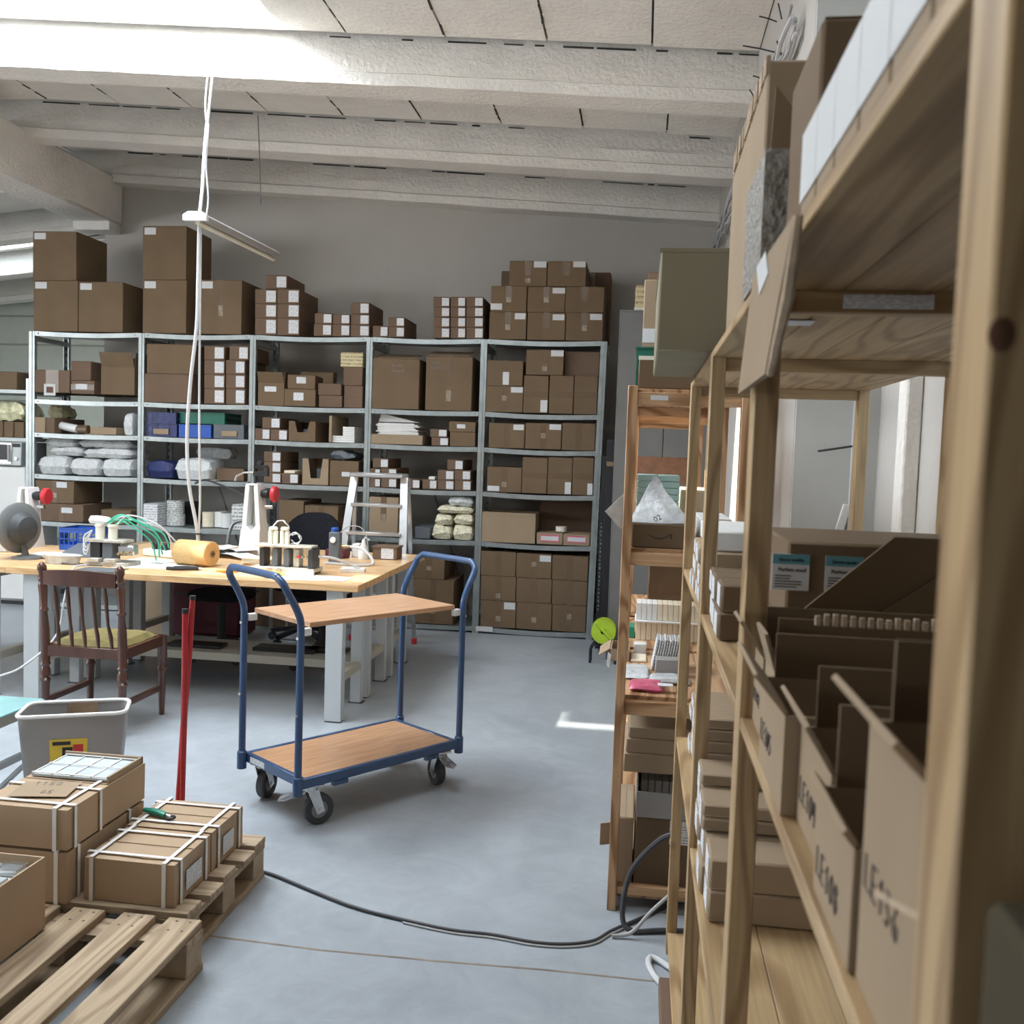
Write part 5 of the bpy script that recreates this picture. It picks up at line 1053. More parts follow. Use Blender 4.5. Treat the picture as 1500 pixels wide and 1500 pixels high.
def office_chair(x, y, label, back=True, z=.46, m='black_fabric', ang=0):
    t = thing('office_chair', (x, y, 0), label, 'chair')
    q = MB(); n = 20
    vs = [(x+.22*math.copysign(abs(math.cos(a))**.7, math.cos(a)), y+.20*math.copysign(abs(math.sin(a))**.7, math.sin(a)), h) for h in (z-.05, z-.02, z) for a in [2*math.pi*k/n for k in range(n)]]
    vs = [((v[0]-x)*(1 if i // n == 1 else .93)+x, (v[1]-y)*(1 if i // n == 1 else .93)+y, v[2]) for i, v in enumerate(vs)]
    fs = [tuple(reversed(range(n))), tuple(2*n+k for k in range(n))]+[(r*n+k, r*n+(k+1) % n, (r+1)*n+(k+1) % n, (r+1)*n+k) for r in (0, 1) for k in range(n)]
    q.add(vs, fs).build('seat', m, t)
    MB().lathe((x, y, .10), [(.03, 0), (.03, z-.20), (.016, z-.20), (.016, z-.15), (0, z-.15)], 12).build('gas_column', 'black', t)
    for k in range(5):
        a = .5+k*2*math.pi/5; e = (x+.26*math.cos(a), y+.26*math.sin(a)); MB().bar((x, y, .12), (e[0], e[1], .075), .035, .03).build('base_leg', 'black', t)
        MB().lathe((e[0], e[1]-.012, .032), [(0, 0), (.031, 0), (.031, .024), (0, .024)], 14, 'y').build('castor', 'rubber', t)
    if back:
        vs = []; fs = []; m_ = 12
        for j in (0, 1):
            for i in range(m_+1):
                u = i/m_*2-1; top = z+.52-.10*abs(u)**3.0
                for h in (z+.12, z+.3, top): vs.append((x+.21*u, y+.23-.05*u*u+(.035 if j else 0), h))
        s3 = 3*(m_+1)
        for i in range(m_):
            for r in (0, 1):
                a = i*3+r; fs += [(a, a+3, a+4, a+1), (s3+a, s3+a+1, s3+a+4, s3+a+3)]
            fs += [(i*3+2, i*3+5, s3+i*3+5, s3+i*3+2), (i*3, s3+i*3, s3+i*3+3, i*3+3)]
        fs += [(0, 1, s3+1, s3), (1, 2, s3+2, s3+1), (m_*3, s3+m_*3, s3+m_*3+1, m_*3+1), (m_*3+1, s3+m_*3+1, s3+m_*3+2, m_*3+2)]
        MB().add(vs, fs).build('backrest', m, t); MB().bar((x, y, z-.05), (x, y+.25, z-.04), .04, .02).bar((x, y+.25, z-.04), (x, y+.25, z+.25), .04, .02).build('back_bracket', 'black', t)['kind'] = 'stuff'
    return t
office_chair(-2.50, 6.86, 'black office chair with a rounded back behind the rear bench')
office_chair(-2.0, 5.86-.58, 'x', False) if False else None
office_chair(-2.12, 6.20, 'low black stool whose seat shows under the trolley end of the bench', False, z=.50)
office_chair(-2.85, 6.20, 'wide black swivel stool under the bench before the maroon case', False, z=.47)
t = thing('maroon_case', (-3.1, 6.7, 0), 'big maroon travel case standing under the rear bench', 'suitcase')
MB().box(-3.42, -2.86, 6.56, 6.84, .06, .70, .03).build('shell', 'maroon', t); MB().box(-3.43, -2.85, 6.55, 6.85, .37, .385, .002).build('zip_band', 'black', t)
for x in (-3.36, -2.94): MB().lathe((x, 6.60, .03), [(0, 0), (.03, 0), (.03, .03), (0, .03)], 12, 'y').build('wheel', 'rubber', t)
carton(-3.78, -3.50, 6.6, 6.8, 0.0005, .72, 'tall beige board box behind the benches, left of the maroon case', tape=None, m='kraft_pale', fit=False)
tag(MB().box(-1.66, -1.56, 6.9, 7.0, .30, .70).build('x', 'maroon'), 'x', 'x') if False else None
t = thing('metal_side_chair', (-2.97, 7.0, 0), 'chair with an arched grey metal tube back behind the twine roll', 'chair')
a_, b_, y_ = -3.16, -2.80, 6.96
MB().tube([Vector((a_, y_, 0)), Vector((a_, y_, .45))]+smooth([Vector((a_, y_, .72)), Vector((a_+.02, y_, .83)), Vector((a_+.08, y_, .895)), Vector((b_-.08, y_, .895)), Vector((b_-.02, y_, .83)), Vector((b_, y_, .72))])+[Vector((b_, y_, .45)), Vector((b_, y_, 0))], .014, 10).build('tube_frame', 'galv', t)
for x in (a_, b_): MB().tube([(x, y_+.34, 0), (x, y_+.34, .43)], .012, 8).build('front_leg', 'galv', t)
MB().box(a_, b_, y_+.014, y_+.36, .43, .46, .01).build('seat', 'black_fabric', t)
carton(-3.20, -2.62, 7.38, 7.60, 0.0005, .80, 'long brown carton standing between the benches and the rack', tape=None, m='kraft_red', fit=False)
# ================================================================= step ladder
t = thing('step_ladder', (-1.9, 6.8, 0), 'folding aluminium step ladder with red feet behind the bench', 'ladder')
xl, xr = -2.12, -1.74; ytop, yf, yr = 6.86, 6.55, 7.06; ZT = 1.30
def lad(u, s): return ((xl if s < 0 else xr)+s*.085*(1-u), yf+(ytop-yf)*u, ZT*u)
for s in (-1, 1):
    MB().bar(lad(0.02, s), lad(.985, s), .024, .055).build('rail', 'alu', t)
    a = ((xl if s < 0 else xr)+s*.06, yr, .02); b = ((xl if s < 0 else xr)+s*.012, ytop+.05, ZT-.02); MB().bar(a, b, .02, .03).build('rear_leg', 'alu', t)
    MB().box(a[0]-.018, a[0]+.018, yr-.022, yr+.022, 0, .045, .004).build('foot', 'red', t); p = lad(0.0, s); MB().box(p[0]-.018, p[0]+.018, p[1]-.03, p[1]+.03, 0, .045, .004).build('foot', 'red', t)
for k, u in enumerate((.17, .34, .51, .68, .84)):
    a, b = lad(u, -1), lad(u, 1); MB().box(a[0]+.012, b[0]-.012, a[1]-.045, a[1]+.045, a[2]-.03, a[2]-.005, .003).build('step', 'alu', t)
MB().box(xl-.01, xr+.01, ytop-.10, ytop+.09, ZT-.02, ZT+.012, .006).build('platform', 'alu', t)
MB().bar((xl-.02, yr-.03, .55), (xr+.02, yr-.03, .55), .015, .02).build('rear_brace', 'alu', t)
# ================================================================= platform trolley
def trolley():
    cx, cy, ang = -1.178, 3.895, math.radians(53.2); L_, W_ = .845, .447; t = thing('trolley', (cx, cy, 0), 'two deck trolley with blue tube handles and beech boards', 'trolley')
    t.rotation_euler.z = ang; t['_org'] = [0.0, 0.0, 0.0]
    hx, hy = L_/2, W_/2
    f = MB()
    for y in (-hy, hy-.022): f.box(-hx+.02, hx-.02, y, y+.022, .168, .207, .003)
    for y in (-hy, hy-.022): MB().box(-hx+.02, hx-.02, y, y+.022, .168, .207, .003).build('side_rail', 'blue_paint', t)
    for x in (-hx+.02, hx-.042): MB().box(x, x+.022, -hy+.022, hy-.022, .168, .207, .003).build('end_rail', 'blue_paint', t)
    for x, y in ((-.26, -hy), (.22, -hy)): MB().box(x, x+.07, y, y+.02, .150, .1675).build('gusset', 'blue_paint', t)
    MB().box(-hx+.042, hx-.042, -hy+.022, hy-.022, .190, .204, .001).build('lower_deck', 'beech', t)
    MB().box(-hx+.048, hx-.048, -.205, .205, .795, .815, .0015).build('upper_deck', 'beech', t)
    def hpt(sx, y, u):                              # handle path of one side: post then outward bend
        return y
    for sx in (-1, 1):
        X = sx*(hx-.004); yy = hy-.013
        side = lambda s: [Vector((X, s*yy, .15)), Vector((X, s*yy, .5)), Vector((X, s*yy, .80)), Vector((X+sx*.006, s*yy, .84)), Vector((X+sx*.032, s*(yy-.002), .895)), Vector((X+sx*.062, s*(yy-.004), .945)), Vector((X+sx*.075, s*(yy-.010), .972)), Vector((X+sx*.082, s*(yy-.035), .992)), Vector((X+sx*.083, s*(yy-.075), .998))]
        a = side(-1); b = side(1)[::-1]
        MB().tube(smooth(a[2:]+b[:-2], 4)[0:], .0145, 12).build('handle', 'blue_paint', t) if False else None
        MB().tube([a[0], a[1]]+smooth(a[2:]+b[:-2], 5)+[b[-2], b[-1]], .0145, 14).build('handle', 'blue_paint', t)
        for s in (-1, 1):
            MB().lathe((X, s*yy, .145), [(0, 0), (.020, 0), (.020, .07), (.0155, .075)], 14).build('socket', 'blue_paint', t)
            MB().box(X-sx*.05 if sx > 0 else X+.012, X-.012 if sx > 0 else X+.05, s*.20-.012, s*.20+.012, .765, .7945, .003).build('bracket', 'white_plastic', t)
            for z in (.76, .46): MB().lathe((X-.0145 if sx < 0 else X+.0145, s*yy, z), [(0, -.004), (.007, -.003), (.007, .003), (0, .004)], 10, 'x').build('bolt', 'steel', t)
    MB().box(-hx+.0185, -hx+.0197, .06, .17, .176, .200).build('maker_label', 'sticker', t)
    for sx in (-1, 1):
        for sy in (-1, 1):
            x, y = sx*(hx-.085), sy*(hy-.045); o = -.035 if sx < 0 else .03; r = .0615
            rot = {(-1, 1): .5, (-1, -1): -.2, (1, -1): 1.3, (1, 1): .9}[sx, sy]; C0 = (x, y, 0)
            def B(mb): return mb.rot(rot, C0)
            B(MB().box(x-.045, x+.045, y-.035, y+.035, .158, .1675, .002)).build('castor_plate', 'steel', t)
            B(MB().lathe((x, y, .140), [(0, 0), (.026, 0), (.030, .008), (.030, .0175), (0, .0175)], 18)).build('swivel', 'steel', t)
            wx = x+.032
            for s in (-1, 1): B(MB().prism([(x-.022, .145), (x+.024, .145), (wx+.020, .055), (wx-.012, .045)], 1, y+s*.024-.0015, y+s*.024+.0015)).build('fork', 'steel', t)
            w = B(MB().lathe((wx, y-.018, r), [(.034, 0), (r-.004, 0), (r, .005), (r, .031), (r-.004, .036), (.034, .036)], 32, 'y')).build('wheel', 'rubber', t)
            B(MB().lathe((wx, y-.014, r), [(0, 0), (.036, 0), (.036, .028), (0, .028)], 24, 'y')).build('rim', 'grey_plastic', w)
            B(MB().lathe((wx, y-.028, r), [(0, 0), (.009, 0), (.009, .056), (0, .056)], 10, 'y')).build('axle', 'steel', w)
            if sy < 0: B(MB().add([(x-.03, y-.02, .142), (x-.03, y+.02, .142), (x-.115, y+.026, .128), (x-.135, y, .122), (x-.115, y-.026, .128), (x-.03, y-.02, .138), (x-.03, y+.02, .138), (x-.115, y+.026, .124), (x-.135, y, .118), (x-.115, y-.026, .124)], [(0, 1, 2, 3, 4), (9, 8, 7, 6, 5)]+[(i, i+5, (i+1) % 5+5, (i+1) % 5) for i in range(5)])).build('brake_pedal', 'steel', t)
trolley()
# ================================================================= pallets and their load
def pallet_along_y(x1, y0, y1, label):
    t = thing('pallet', (x1-.4, (y0+y1)/2, 0), label, 'pallet', 'wooden pallets')
    for k in range(6):
        a = x1-.10-k*.146+(.004 if k % 2 else -.003); MB().box(a, a+.098, y0, y1, .122, .144, .002).build('deck_board', 'pallet_y', t)
    for y in (y0, (y0+y1)/2-.05, y1-.10):
        MB().box(x1-.83, x1, y+.002, y+.098, .100, .1215, .001).build('cross_board', 'pallet_x', t)
        for x in (x1-.10, x1-.46, x1-.83): MB().box(x+.002, x+.098, y+.004, y+.096, .0225, .0995, .002).build('block', 'pallet', t)
    for x in (x1-.10, x1-.46, x1-.83): MB().box(x, x+.10, y0, y1, 0, .022, .001).build('runner', 'pallet_y', t)
    return t
pA = pallet_along_y(-1.172, 1.262, 2.462, 'near empty end of a weathered wooden pallet with boards running away')
R = random.Random(5)
for k in range(5):
    for dy in (.02, .07):
        for dx in (.03, .07): MB().lathe((-1.272-k*.146+dx, 2.462-dy, .1443), [(0, .0004), (.0035, .0003), (.004, -.0002)], 8).build('nail', 'dirt', pA)
t = thing('pallet', (-1.65, 2.78, 0), 'loaded wooden pallet under the strapped cartons, boards running crosswise', 'pallet', 'wooden pallets')
for k, y in enumerate((2.485, 2.605, 2.725, 2.845, 2.965)): MB().box(-2.05, -1.222+(.004 if k % 2 else -.01), y, y+.088, .122, .144, .002).build('deck_board', 'pallet_x', t)
for x in (-1.325, -1.69, -2.05):
    MB().box(x, x+.09, 2.483, 3.055, .100, .1215, .001).build('cross_board', 'pallet_y', t); MB().box(x, x+.09, 2.483, 3.055, 0, .022, .001).build('runner', 'pallet_y', t)
    for y in (2.485, 2.73, 2.965): MB().box(x+.002, x+.088, y, y+.088, .0225, .0995, .002).build('block', 'pallet', t)
def strapped(x0, x1, y0, y1, z0, z1, label, xs, ys, lab=None, m='kraft_strapped'):
    t = thing('strapped_carton', ((x0+x1)/2, (y0+y1)/2, z0), label, 'box', 'strapped cartons on the pallets')
    b = subdiv_noise(MB().box(x0+.003, x1-.003, y0+.003, y1-.003, z0+.002, z1-.002), 5, .0022, int(x0*10)); b.sm = [False]*len(b.f)
    lo, hi = b.bounds(); b.v = [(v[0], v[1], max(v[2], z0)) for v in b.v]; b.build('body', m, t)
    MB().box(x0+.004, x1-.004, y0+(y1-y0)*.5-.0008, y0+(y1-y0)*.5+.0008, z1-.001, z1+.0008).build('seam', 'kraft_in', t)
    w = .006; e = .0035
    for x in xs:                                    # straps round x = const
        q = MB(); q.box(x-w, x+w, y0-e, y0-e+.0015, z0, z1+e).box(x-w, x+w, y0-e, y1+e, z1+e-.0005, z1+e+.001).box(x-w, x+w, y1+e-.0015, y1+e, z0, z1+e); q.build('strap', 'paper', t)
    for y in ys:
        q = MB(); q.box(x1+e-.0015, x1+e, y-w, y+w, z0, z1+e).box(x0-e, x1+e, y-w, y+w, z1+e-.0005, z1+e+.0012).box(x0-e, x0-e+.0015, y-w, y+w, z0, z1+e); q.build('strap', 'paper', t)
    if lab: MB().box(x1+.0022, x1+.003, lab[0], lab[1], lab[2], lab[3]).build('label', 'sticker', t)
    return t
TOPZ = .1445
strapped(-1.568, -1.282, 2.505, 2.742, TOPZ, .273, 'white strapped brown carton, front one on the pallet right side', (-1.54, -1.315), (2.54, 2.70), (2.57, 2.67, .17, .23))
strapped(-1.575, -1.283, 2.748, 2.985, TOPZ, .273, 'white strapped brown carton carrying the green cutter', (-1.545, -1.32), (2.79, 2.945), (2.82, 2.90, .17, .23))
strapped(-1.885, -1.592, 2.465, 2.90, TOPZ, .297, 'lower carton of the left pair on the pallet', (-1.625, -1.85), (2.52, 2.8))
ls = strapped(-1.885, -1.590, 2.465, 2.90, .3015, .424, 'upper carton of the left pair, open grid of white trays on its back half', (-1.63,), (2.50, 2.63))
MB().box(-1.865, -1.605, 2.70, 2.885, .4255, .432).build('open_recess', 'grey_cell', ls)
for k in range(4): MB().box(-1.865+k*.0653, -1.865+k*.0653+.004, 2.70, 2.885, .4325, .4355).build('tray_divider', 'paper', ls)
for k in range(3): MB().box(-1.865, -1.605, 2.70+k*.09, 2.704+k*.09, .4358, .4385).build('tray_divider', 'paper', ls)
MB().box(-1.605, -1.598, 2.69, 2.893, .4245, .445).box(-1.872, -1.598, 2.886, 2.893, .4245, .445).build('torn_rim', 'kraft_pale', ls)['kind'] = 'stuff'
q = MB(); MB().box(-1.83, -1.66, 2.53, 2.655, .4285, .4292).rot(.2, (-1.75, 2.59, 0)).build('card', 'kraft_pale', ls)
scrawl(q, '1150', .028, (-1.80, 2.615, .4300), (1, .2, 0), (-.2, 1, 0), .0007); scrawl(q, '05', .025, (-1.74, 2.555, .4300), (1, .2, 0), (-.2, 1, 0), .0007); q.build('marker_writing', 'ink_grey', ls)
# open carton, bottom left
t = thing('open_part_carton', (-1.75, 2.05, TOPZ), 'open carton full of grey metal parts at the left edge on the near pallet', 'box')
x0, x1, y0, y1, z0, z1 = -1.95, -1.572, 1.72, 2.335, TOPZ, .345; th = .005
MB().box(x0, x1, y0, y0+th, z0, z1).box(x0, x1, y1-th, y1, z0, z1).box(x0, x0+th, y0+th, y1-th, z0, z1).box(x1-th, x1, y0+th, y1-th, z0, z1).box(x0+th, x1-th, y0+th, y1-th, z0, z0+th).build('body', 'kraft_strapped', t)
MB().box(x0+.01, x1-.012, y0+.01, y1-.03, z0+.006, z1-.022).build('foam_insert', 'paper', t)
for k in range(8):
    u, v = divmod(k, 4); a, b = x1-.075-u*.07, y1-.09-v*.075; MB().box(a, a+.05, b, b+.05, z1-.0215, z1-.008, .003).build('metal_part', 'galv_paint', t)
for k in range(9): MB().box(x1-.085+k*.007, x1-.083+k*.007, y1-.085, y1-.035, z1-.0075, z1-.004).build('fin', 'steel', t)
# green cutter on the strapped carton
t = thing('strapping_cutter', (-1.49, 2.9, .276), 'green handled cutter lying on the strapped carton', 'tool')
a = at(212, 1186, z=.285); b = at(243, 1194, z=.285); c = at(250, 1197, z=.285)
MB().tube([a, a.lerp(b, .5)+Vector((0, .003, .002)), b], [.009, .013, .011], 10).scale((1, 1, .8), (a.x, a.y, .285)).build('handle', 'green', t); MB().tube([Vector((c.x+.013*math.cos(q_), c.y+.013*math.sin(q_), .284)) for q_ in [i*2*math.pi/14 for i in range(15)]], .004, 8, False).build('ring_jaw', 'black', t)
MB().tube([b, Vector((c.x, c.y, .284))], .006, 8).build('shank', 'steel', t)
MB().tube([at(222, 1180, z=.280), at(237, 1175, z=.280)], .002, 5).build('strap_end', 'paper', t)
# red long handled tool
t = thing('bolt_cutter', (-1.70, 3.15, 0), 'long red double bar tool standing upright behind the pallet', 'tool')
Yr = 3.18
for k, (bx, tx, zt) in enumerate(((258, 286, 880), (268, 272, 898))):
    p0, p1 = at(bx, 1172, y=Yr), at(tx if k else 279, zt, y=Yr); d = (p1-p0); base = p0-d*(p0.z/d.z)
    pts = [base, p0, p0.lerp(p1, .75), p1] if not k else [base, p0, p0.lerp(p1, .70)+Vector((.004, 0, 0)), p1]
    y_ = Yr+(.016 if k == 0 else -.006); pts = [Vector((v.x, y_, v.z)) for v in pts]
    MB().tube(pts, [.009, .010, .013, .010], 10).build('handle', 'red_paint', t); MB().tube([pts[-1], pts[-1]+Vector((0, 0, .016))], .0115, 10).build('end_cap', 'black', t)
MB().box(-1.655-.02, -1.655+.02, Yr-.02, Yr+.03, 0, .02).move((at(263, 1172, y=Yr).x+.655+1-.0, 0, 0)).build('jaw', 'red_paint', t)
# ================================================================= waste tub and teal stool
t = thing('waste_tub', (-2.1, 3.35, 0), 'grey rectangular plastic tub with a white rim and colourful sticker', 'bin')
def tub():
    z1 = .45; c = [(-2.262, 3.17), (-1.915, 3.335), (-2.00, 3.52), (-2.335, 3.37)]
    top = [Vector((a, b, z1)) for a, b in c]; ctr = sum(top, Vector())/4; bot = [Vector((ctr.x+(v.x-ctr.x)*.80, ctr.y+(v.y-ctr.y)*.80, .0)) for v in top]
    def ringp(P_, r=.25, n=5):
        out = []
        for i in range(4):
            p, a, b = P_[i], P_[i-1], P_[(i+1) % 4]; u = (a-p)*r; w = (b-p)*r*.5; u = (a-p).normalized()*.05; w = (b-p).normalized()*.05
            for k in range(n+1):
                s = k/n; out.append(p+u*(1-s)**2+w*s**2)
        return out
    o1, o0 = ringp(top), ringp(bot); n = len(o1); inn1 = [ctr+(v-ctr)*.965 for v in o1]; cb_ = sum(bot, Vector())/4; inn0 = [cb_+(v-cb_)*.95+Vector((0, 0, .01)) for v in o0]
    vs = o0+o1+inn1+inn0; fs = [tuple(reversed(range(n)))]+[(r*n+k, r*n+(k+1) % n, (r+1)*n+(k+1) % n, (r+1)*n+k) for r in range(3) for k in range(n)]+[tuple(3*n+k for k in range(n))]
    MB().add(vs, fs).build('body', 'grey_plastic', t)
    MB().tube(o1+[o1[0]], .008, 8, False).build('rim', 'white_plastic', t)
    f0, f1 = top[0], top[1]; g0, g1 = bot[0], bot[1]
    def fp(u, v): a = g0.lerp(g1, u); b = f0.lerp(f1, u); p = a.lerp(b, v); nrm = Vector(((f1-f0).y, -(f1-f0).x, 0)).normalized(); return p+nrm*.002
    MB().quad(fp(.30, .55), fp(.66, .55), fp(.66, .80), fp(.30, .80), .001).build('sticker', 'yellow', t)
    nrm = Vector(((f1-f0).y, -(f1-f0).x, 0)).normalized()*.0012
    MB().quad(fp(.42, .55)+nrm, fp(.52, .55)+nrm, fp(.52, .73)+nrm, fp(.42, .73)+nrm, .001).build('sticker_print', 'black', t); MB().quad(fp(.525, .55)+nrm, fp(.62, .55)+nrm, fp(.62, .75)+nrm, fp(.525, .75)+nrm, .001).build('sticker_print', 'red', t)
    MB().quad(fp(.33, .75)+nrm, fp(.50, .75)+nrm, fp(.50, .78)+nrm, fp(.33, .78)+nrm, .001).build('sticker_print', 'ink', t)
    q0 = (top[2].lerp(top[3], .35), top[2].lerp(top[3], .65)); MB().quad(q0[1]+Vector((.02, -.02, 0)), q0[0]+Vector((.02, -.02, 0)), q0[0]+Vector((.03, -.035, -.08)), q0[1]+Vector((.02, -.03, -.06)), .003).build('stain', 'kraft_in', t)
tub()
t = thing('glass_topped_stand', (-2.6, 3.35, 0), 'low stand with a pale teal glass top and grey frame at the left edge', 'table')
x0, x1, y0, y1 = -2.95, -2.355, 3.06, 3.49
MB().box(x0, x1, y0, y1, .425, .435, .002).build('top', 'teal_glass', t)
for y in (y0+.01, y1-.04): MB().box(x0+.01, x1-.01, y, y+.03, .385, .4245).build('apron', 'bench_beige', t)
for x in (x0+.01, x1-.04):
    MB().box(x, x+.03, y0+.04, y1-.04, .385, .4245).build('apron', 'bench_beige', t)
    for y in (y0+.01, y1-.04): MB().box(x, x+.03, y, y+.03, 0, .3845).build('leg', 'bench_grey', t)
    MB().box(x+.005, x+.025, y0+.04, y1-.04, .22, .245).build('side_rail', 'bench_grey', t)
MB().bar((x1-.02, y0+.03, .10), (x1-.02, y1-.04, .21), .015).build('brace', 'bench_grey', t)
# ================================================================= hanging lamp and its cables
t = thing('tube_lamp', (-2.49, 5.6, 2.72), 'long grey strip lamp hanging by a cable, tilted away from the viewer', 'lamp')
A = at(287, 322, y=5.0); B_ = at(402, 378, y=6.25)
d = (B_-A).normalized(); sd = d.cross(Vector((0, 0, 1))).normalized(); u_ = sd.cross(d)
vs = []
prof = [(-.045, .0), (-.045, .028), (-.025, .045), (.025, .045), (.045, .028), (.045, .0)]
for e in (A, B_): vs += [e+sd*a+u_*b for a, b in prof]
n = len(prof); MB().add(vs, [tuple(range(n)), tuple(reversed(range(n, 2*n)))]+[(k, (k+1) % n, n+(k+1) % n, n+k) for k in range(n)]).build('housing', 'grey_plastic', t)
MB().tube([A+d*.02-u_*.012, B_-d*.02-u_*.012], .013, 10).build('tube', 'cream', t)
vs = []
for e in (A-d*.02, A+d*.012): vs += [e+sd*a*1.5+u_*(b*1.1-.006) for a, b in prof]
MB().add(vs, [tuple(range(n)), tuple(reversed(range(n, 2*n)))]+[(k, (k+1) % n, n+(k+1) % n, n+k) for k in range(n)]).build('end_cap', 'white_plastic', t)
h = at(303, 137, y=5.55); hk = Vector((h.x, 5.56, roof(h.x)+.01)); k1 = at(303, 182, y=5.45); k2 = A+u_*.05+d*.05
MB().tube(smooth([hk, hk.lerp(k1, .6)+Vector((-.012, 0, 0)), k1]), .006, 6).tube(smooth([hk+Vector((.03, 0, 0)), k1+Vector((.004, 0, 0))]), .008, 6).build('ceiling_cord', 'cable_grey', t)['kind'] = 'stuff'
MB().tube(smooth([k1, at(299, 230, y=5.25), at(296, 280, y=5.1), k2]), .010, 8).build('hanging_cord', 'cable_white', t)
MB().tube(smooth([k1+Vector((.01, 0, 0)), at(302, 240, y=5.25), at(305, 290, y=5.15), at(302, 318, y=5.1)]), .005, 6).build('twisted_cord', 'cable_white', t)
tag(MB().tube(smooth([at(382, 300, y=7.0), at(380, 220, y=7.0), Vector((at(378, 155, y=7.0).x, 7.0, roof(-3.0)+.25))]), .004, 5).build('suspension_wire', 'ink_grey'), 'thin dark wire hanging from the ceiling behind the strip lamp', 'wire')
wpa = [at(292, 330, y=5.08), at(290, 420, y=5.12), at(288, 480, y=5.15), at(279, 560, y=5.2), at(274, 640, y=5.24), at(277, 710, y=5.27), at(286, 760, y=5.3), at(290, 785, y=5.32), at(289, 797, y=5.32)]
wpb = [at(294, 330, y=5.09), at(293, 450, y=5.14), at(292, 560, y=5.22), at(292, 640, y=5.25), at(293, 730, y=5.3), at(291, 785, y=5.32), at(293, 797, y=5.33)]
tc = thing('drop_cable', (wpa[0].x, 5.2, 1.0), 'pair of white power cables dropping from the strip lamp to the twine roll', 'cable')
MB().tube(smooth(wpa), .011, 8).build('thick_cable', 'cable_white', tc); MB().tube(smooth(wpb), .007, 8).build('thin_cable', 'cable_white', tc)
MB().lathe(tuple(at(291, 783, y=5.32)), [(0.01, 0), (.018, 0), (.018, .008), (.01, .008)], 10).build('tie', 'black', tc)
# ================================================================= more rack contents
def bag(px0, py0, px1, py1, label, m, grp=None, y=7.65, d=.40, seed=0, amp=.012, zf=None, name='sack', cat='bag'):
    xm, ym = (px0+px1)/2, (py0+py1)/2; x0, x1 = at(px0, ym, y=y).x, at(px1, ym, y=y).x; z0, z1 = at(xm, py1, y=y).z, at(xm, py0, y=y).z
    for i in range(5):
        if RX[i] < (x0+x1)/2 < RX[i+1]: x0 = max(x0, RX[i]+.032); x1 = min(x1, RX[i+1]-.032)
    x0, x1, z0, z1 = settle(x0, x1, y, min(y+d, 8.12), z0, z1, .06, True)
    return tag(pillow(x0, x1, y, min(y+d, 8.12), z0+.002, z1+.004, seed, amp).build(name, m), label, cat, grp)
G = 'clouded sacks of packing foam'
bag(45, 667, 98, 693, 'clouded sack of foam chips, bottom left of the pile', 'foam_white', G, seed=1); bag(99, 672, 145, 696, 'clouded sack of foam chips, bottom middle of the pile', 'foam_white', G, seed=2); bag(146, 672, 193, 698, 'clouded sack of foam chips, bottom right of the pile', 'foam_white', G, seed=3)
bag(70, 655, 118, 671, 'clouded sack of foam chips, middle left of the pile', 'foam_white', G, seed=4, y=7.68); bag(119, 657, 193, 673, 'clouded sack of foam chips, middle right of the pile', 'foam_white', G, seed=5, y=7.68)
bag(62, 641, 110, 656, 'clouded sack of foam chips, top left under the shelf', 'foam_white', G, seed=6, y=7.70); bag(111, 643, 193, 658, 'clouded sack of foam chips, top right under the shelf', 'foam_white', G, seed=7, y=7.70)
bag(180, 604, 194, 634, 'upright ribbed white foam sack at the second upright', 'foam_white', seed=8, d=.2)
bag(52, 594, 90, 612, 'gold foil bag on the third shelf of the first bay', 'gold_foil', seed=9, y=7.8, amp=.03, d=.25)
C(50, 611, 66, 632, 'pale small box under the gold foil bag', m='kraft_pale', tape=None); C(56, 616, 67, 633, 'x', m='paper', tape=None) if False else None
C(67.5, 612, 80, 633, 'reddish small box under the gold foil bag', m='kraft_red', tape=None)
p0, p1 = at(90, 619, y=7.72), at(114, 627, y=7.70); tag(MB().tube([(p0.x, 7.72, 1.60), (p1.x, 7.70, 1.575)], .035, 16).build('foam_roll', 'white_plastic'), 'rolled white sheet lying on the third shelf of the first bay', 'roll')
C(132, 626, 170, 636, 'long thin brown box on the third shelf of the first bay', m='kraft_pale', tape=None, d=.2, seam=False); 
x_ = at(122, 628, y=7.7).x; tag(MB().lathe((x_-.04, 7.70, 1.574), [(0, 0), (.038, 0), (.038, .09), (0, .09)], 16, 'x').build('tape_roll', 'tape'), 'brown tape roll beside the long thin box', 'tape')
def CR(px0, py0, px1, py1, label, m, y=7.66, d=.38, **k):
    xm, ym = (px0+px1)/2, (py0+py1)/2; x0, x1 = at(px0, ym, y=y).x, at(px1, ym, y=y).x; z0, z1 = at(xm, py1, y=y).z, at(xm, py0, y=y).z
    x0 = max(x0, RX[1]+.034); x1 = min(x1, RX[2]-.034)
    x0, x1, z0, z1 = settle(x0, x1, y, y+d, z0, z1, .05); return crate(x0+.006, x1-.006, y, y+d, z0+.001, z1, label, m, slots=False, **k)
c1 = CR(213, 621, 260, 641, 'dark blue crate, lower left in the second bay', 'navy'); CR(261, 622, 310, 641, 'bright blue crate in the middle of the second bay', 'blue_crate'); c3 = CR(312, 622, 358, 642, 'blue grey crate at the right of the second bay', 'slate')
CR(214, 604, 259, 620.5, 'dark blue crate stacked on the lower left crate', 'navy'); CR(261, 604, 330, 621, 'green crate sitting on the bright blue crate', 'green_crate', y=7.70, d=.34)
for cx_, nm in ((236, 'dark blue'), (336, 'blue grey')):
    a = at(cx_-11, 630, y=7.655); b = at(cx_+11, 637, y=7.655); MB().box(a.x, b.x, 7.650, 7.6545, 1.555, 1.60).build('card_label', 'kraft_pale', c1 if cx_ < 300 else c3)
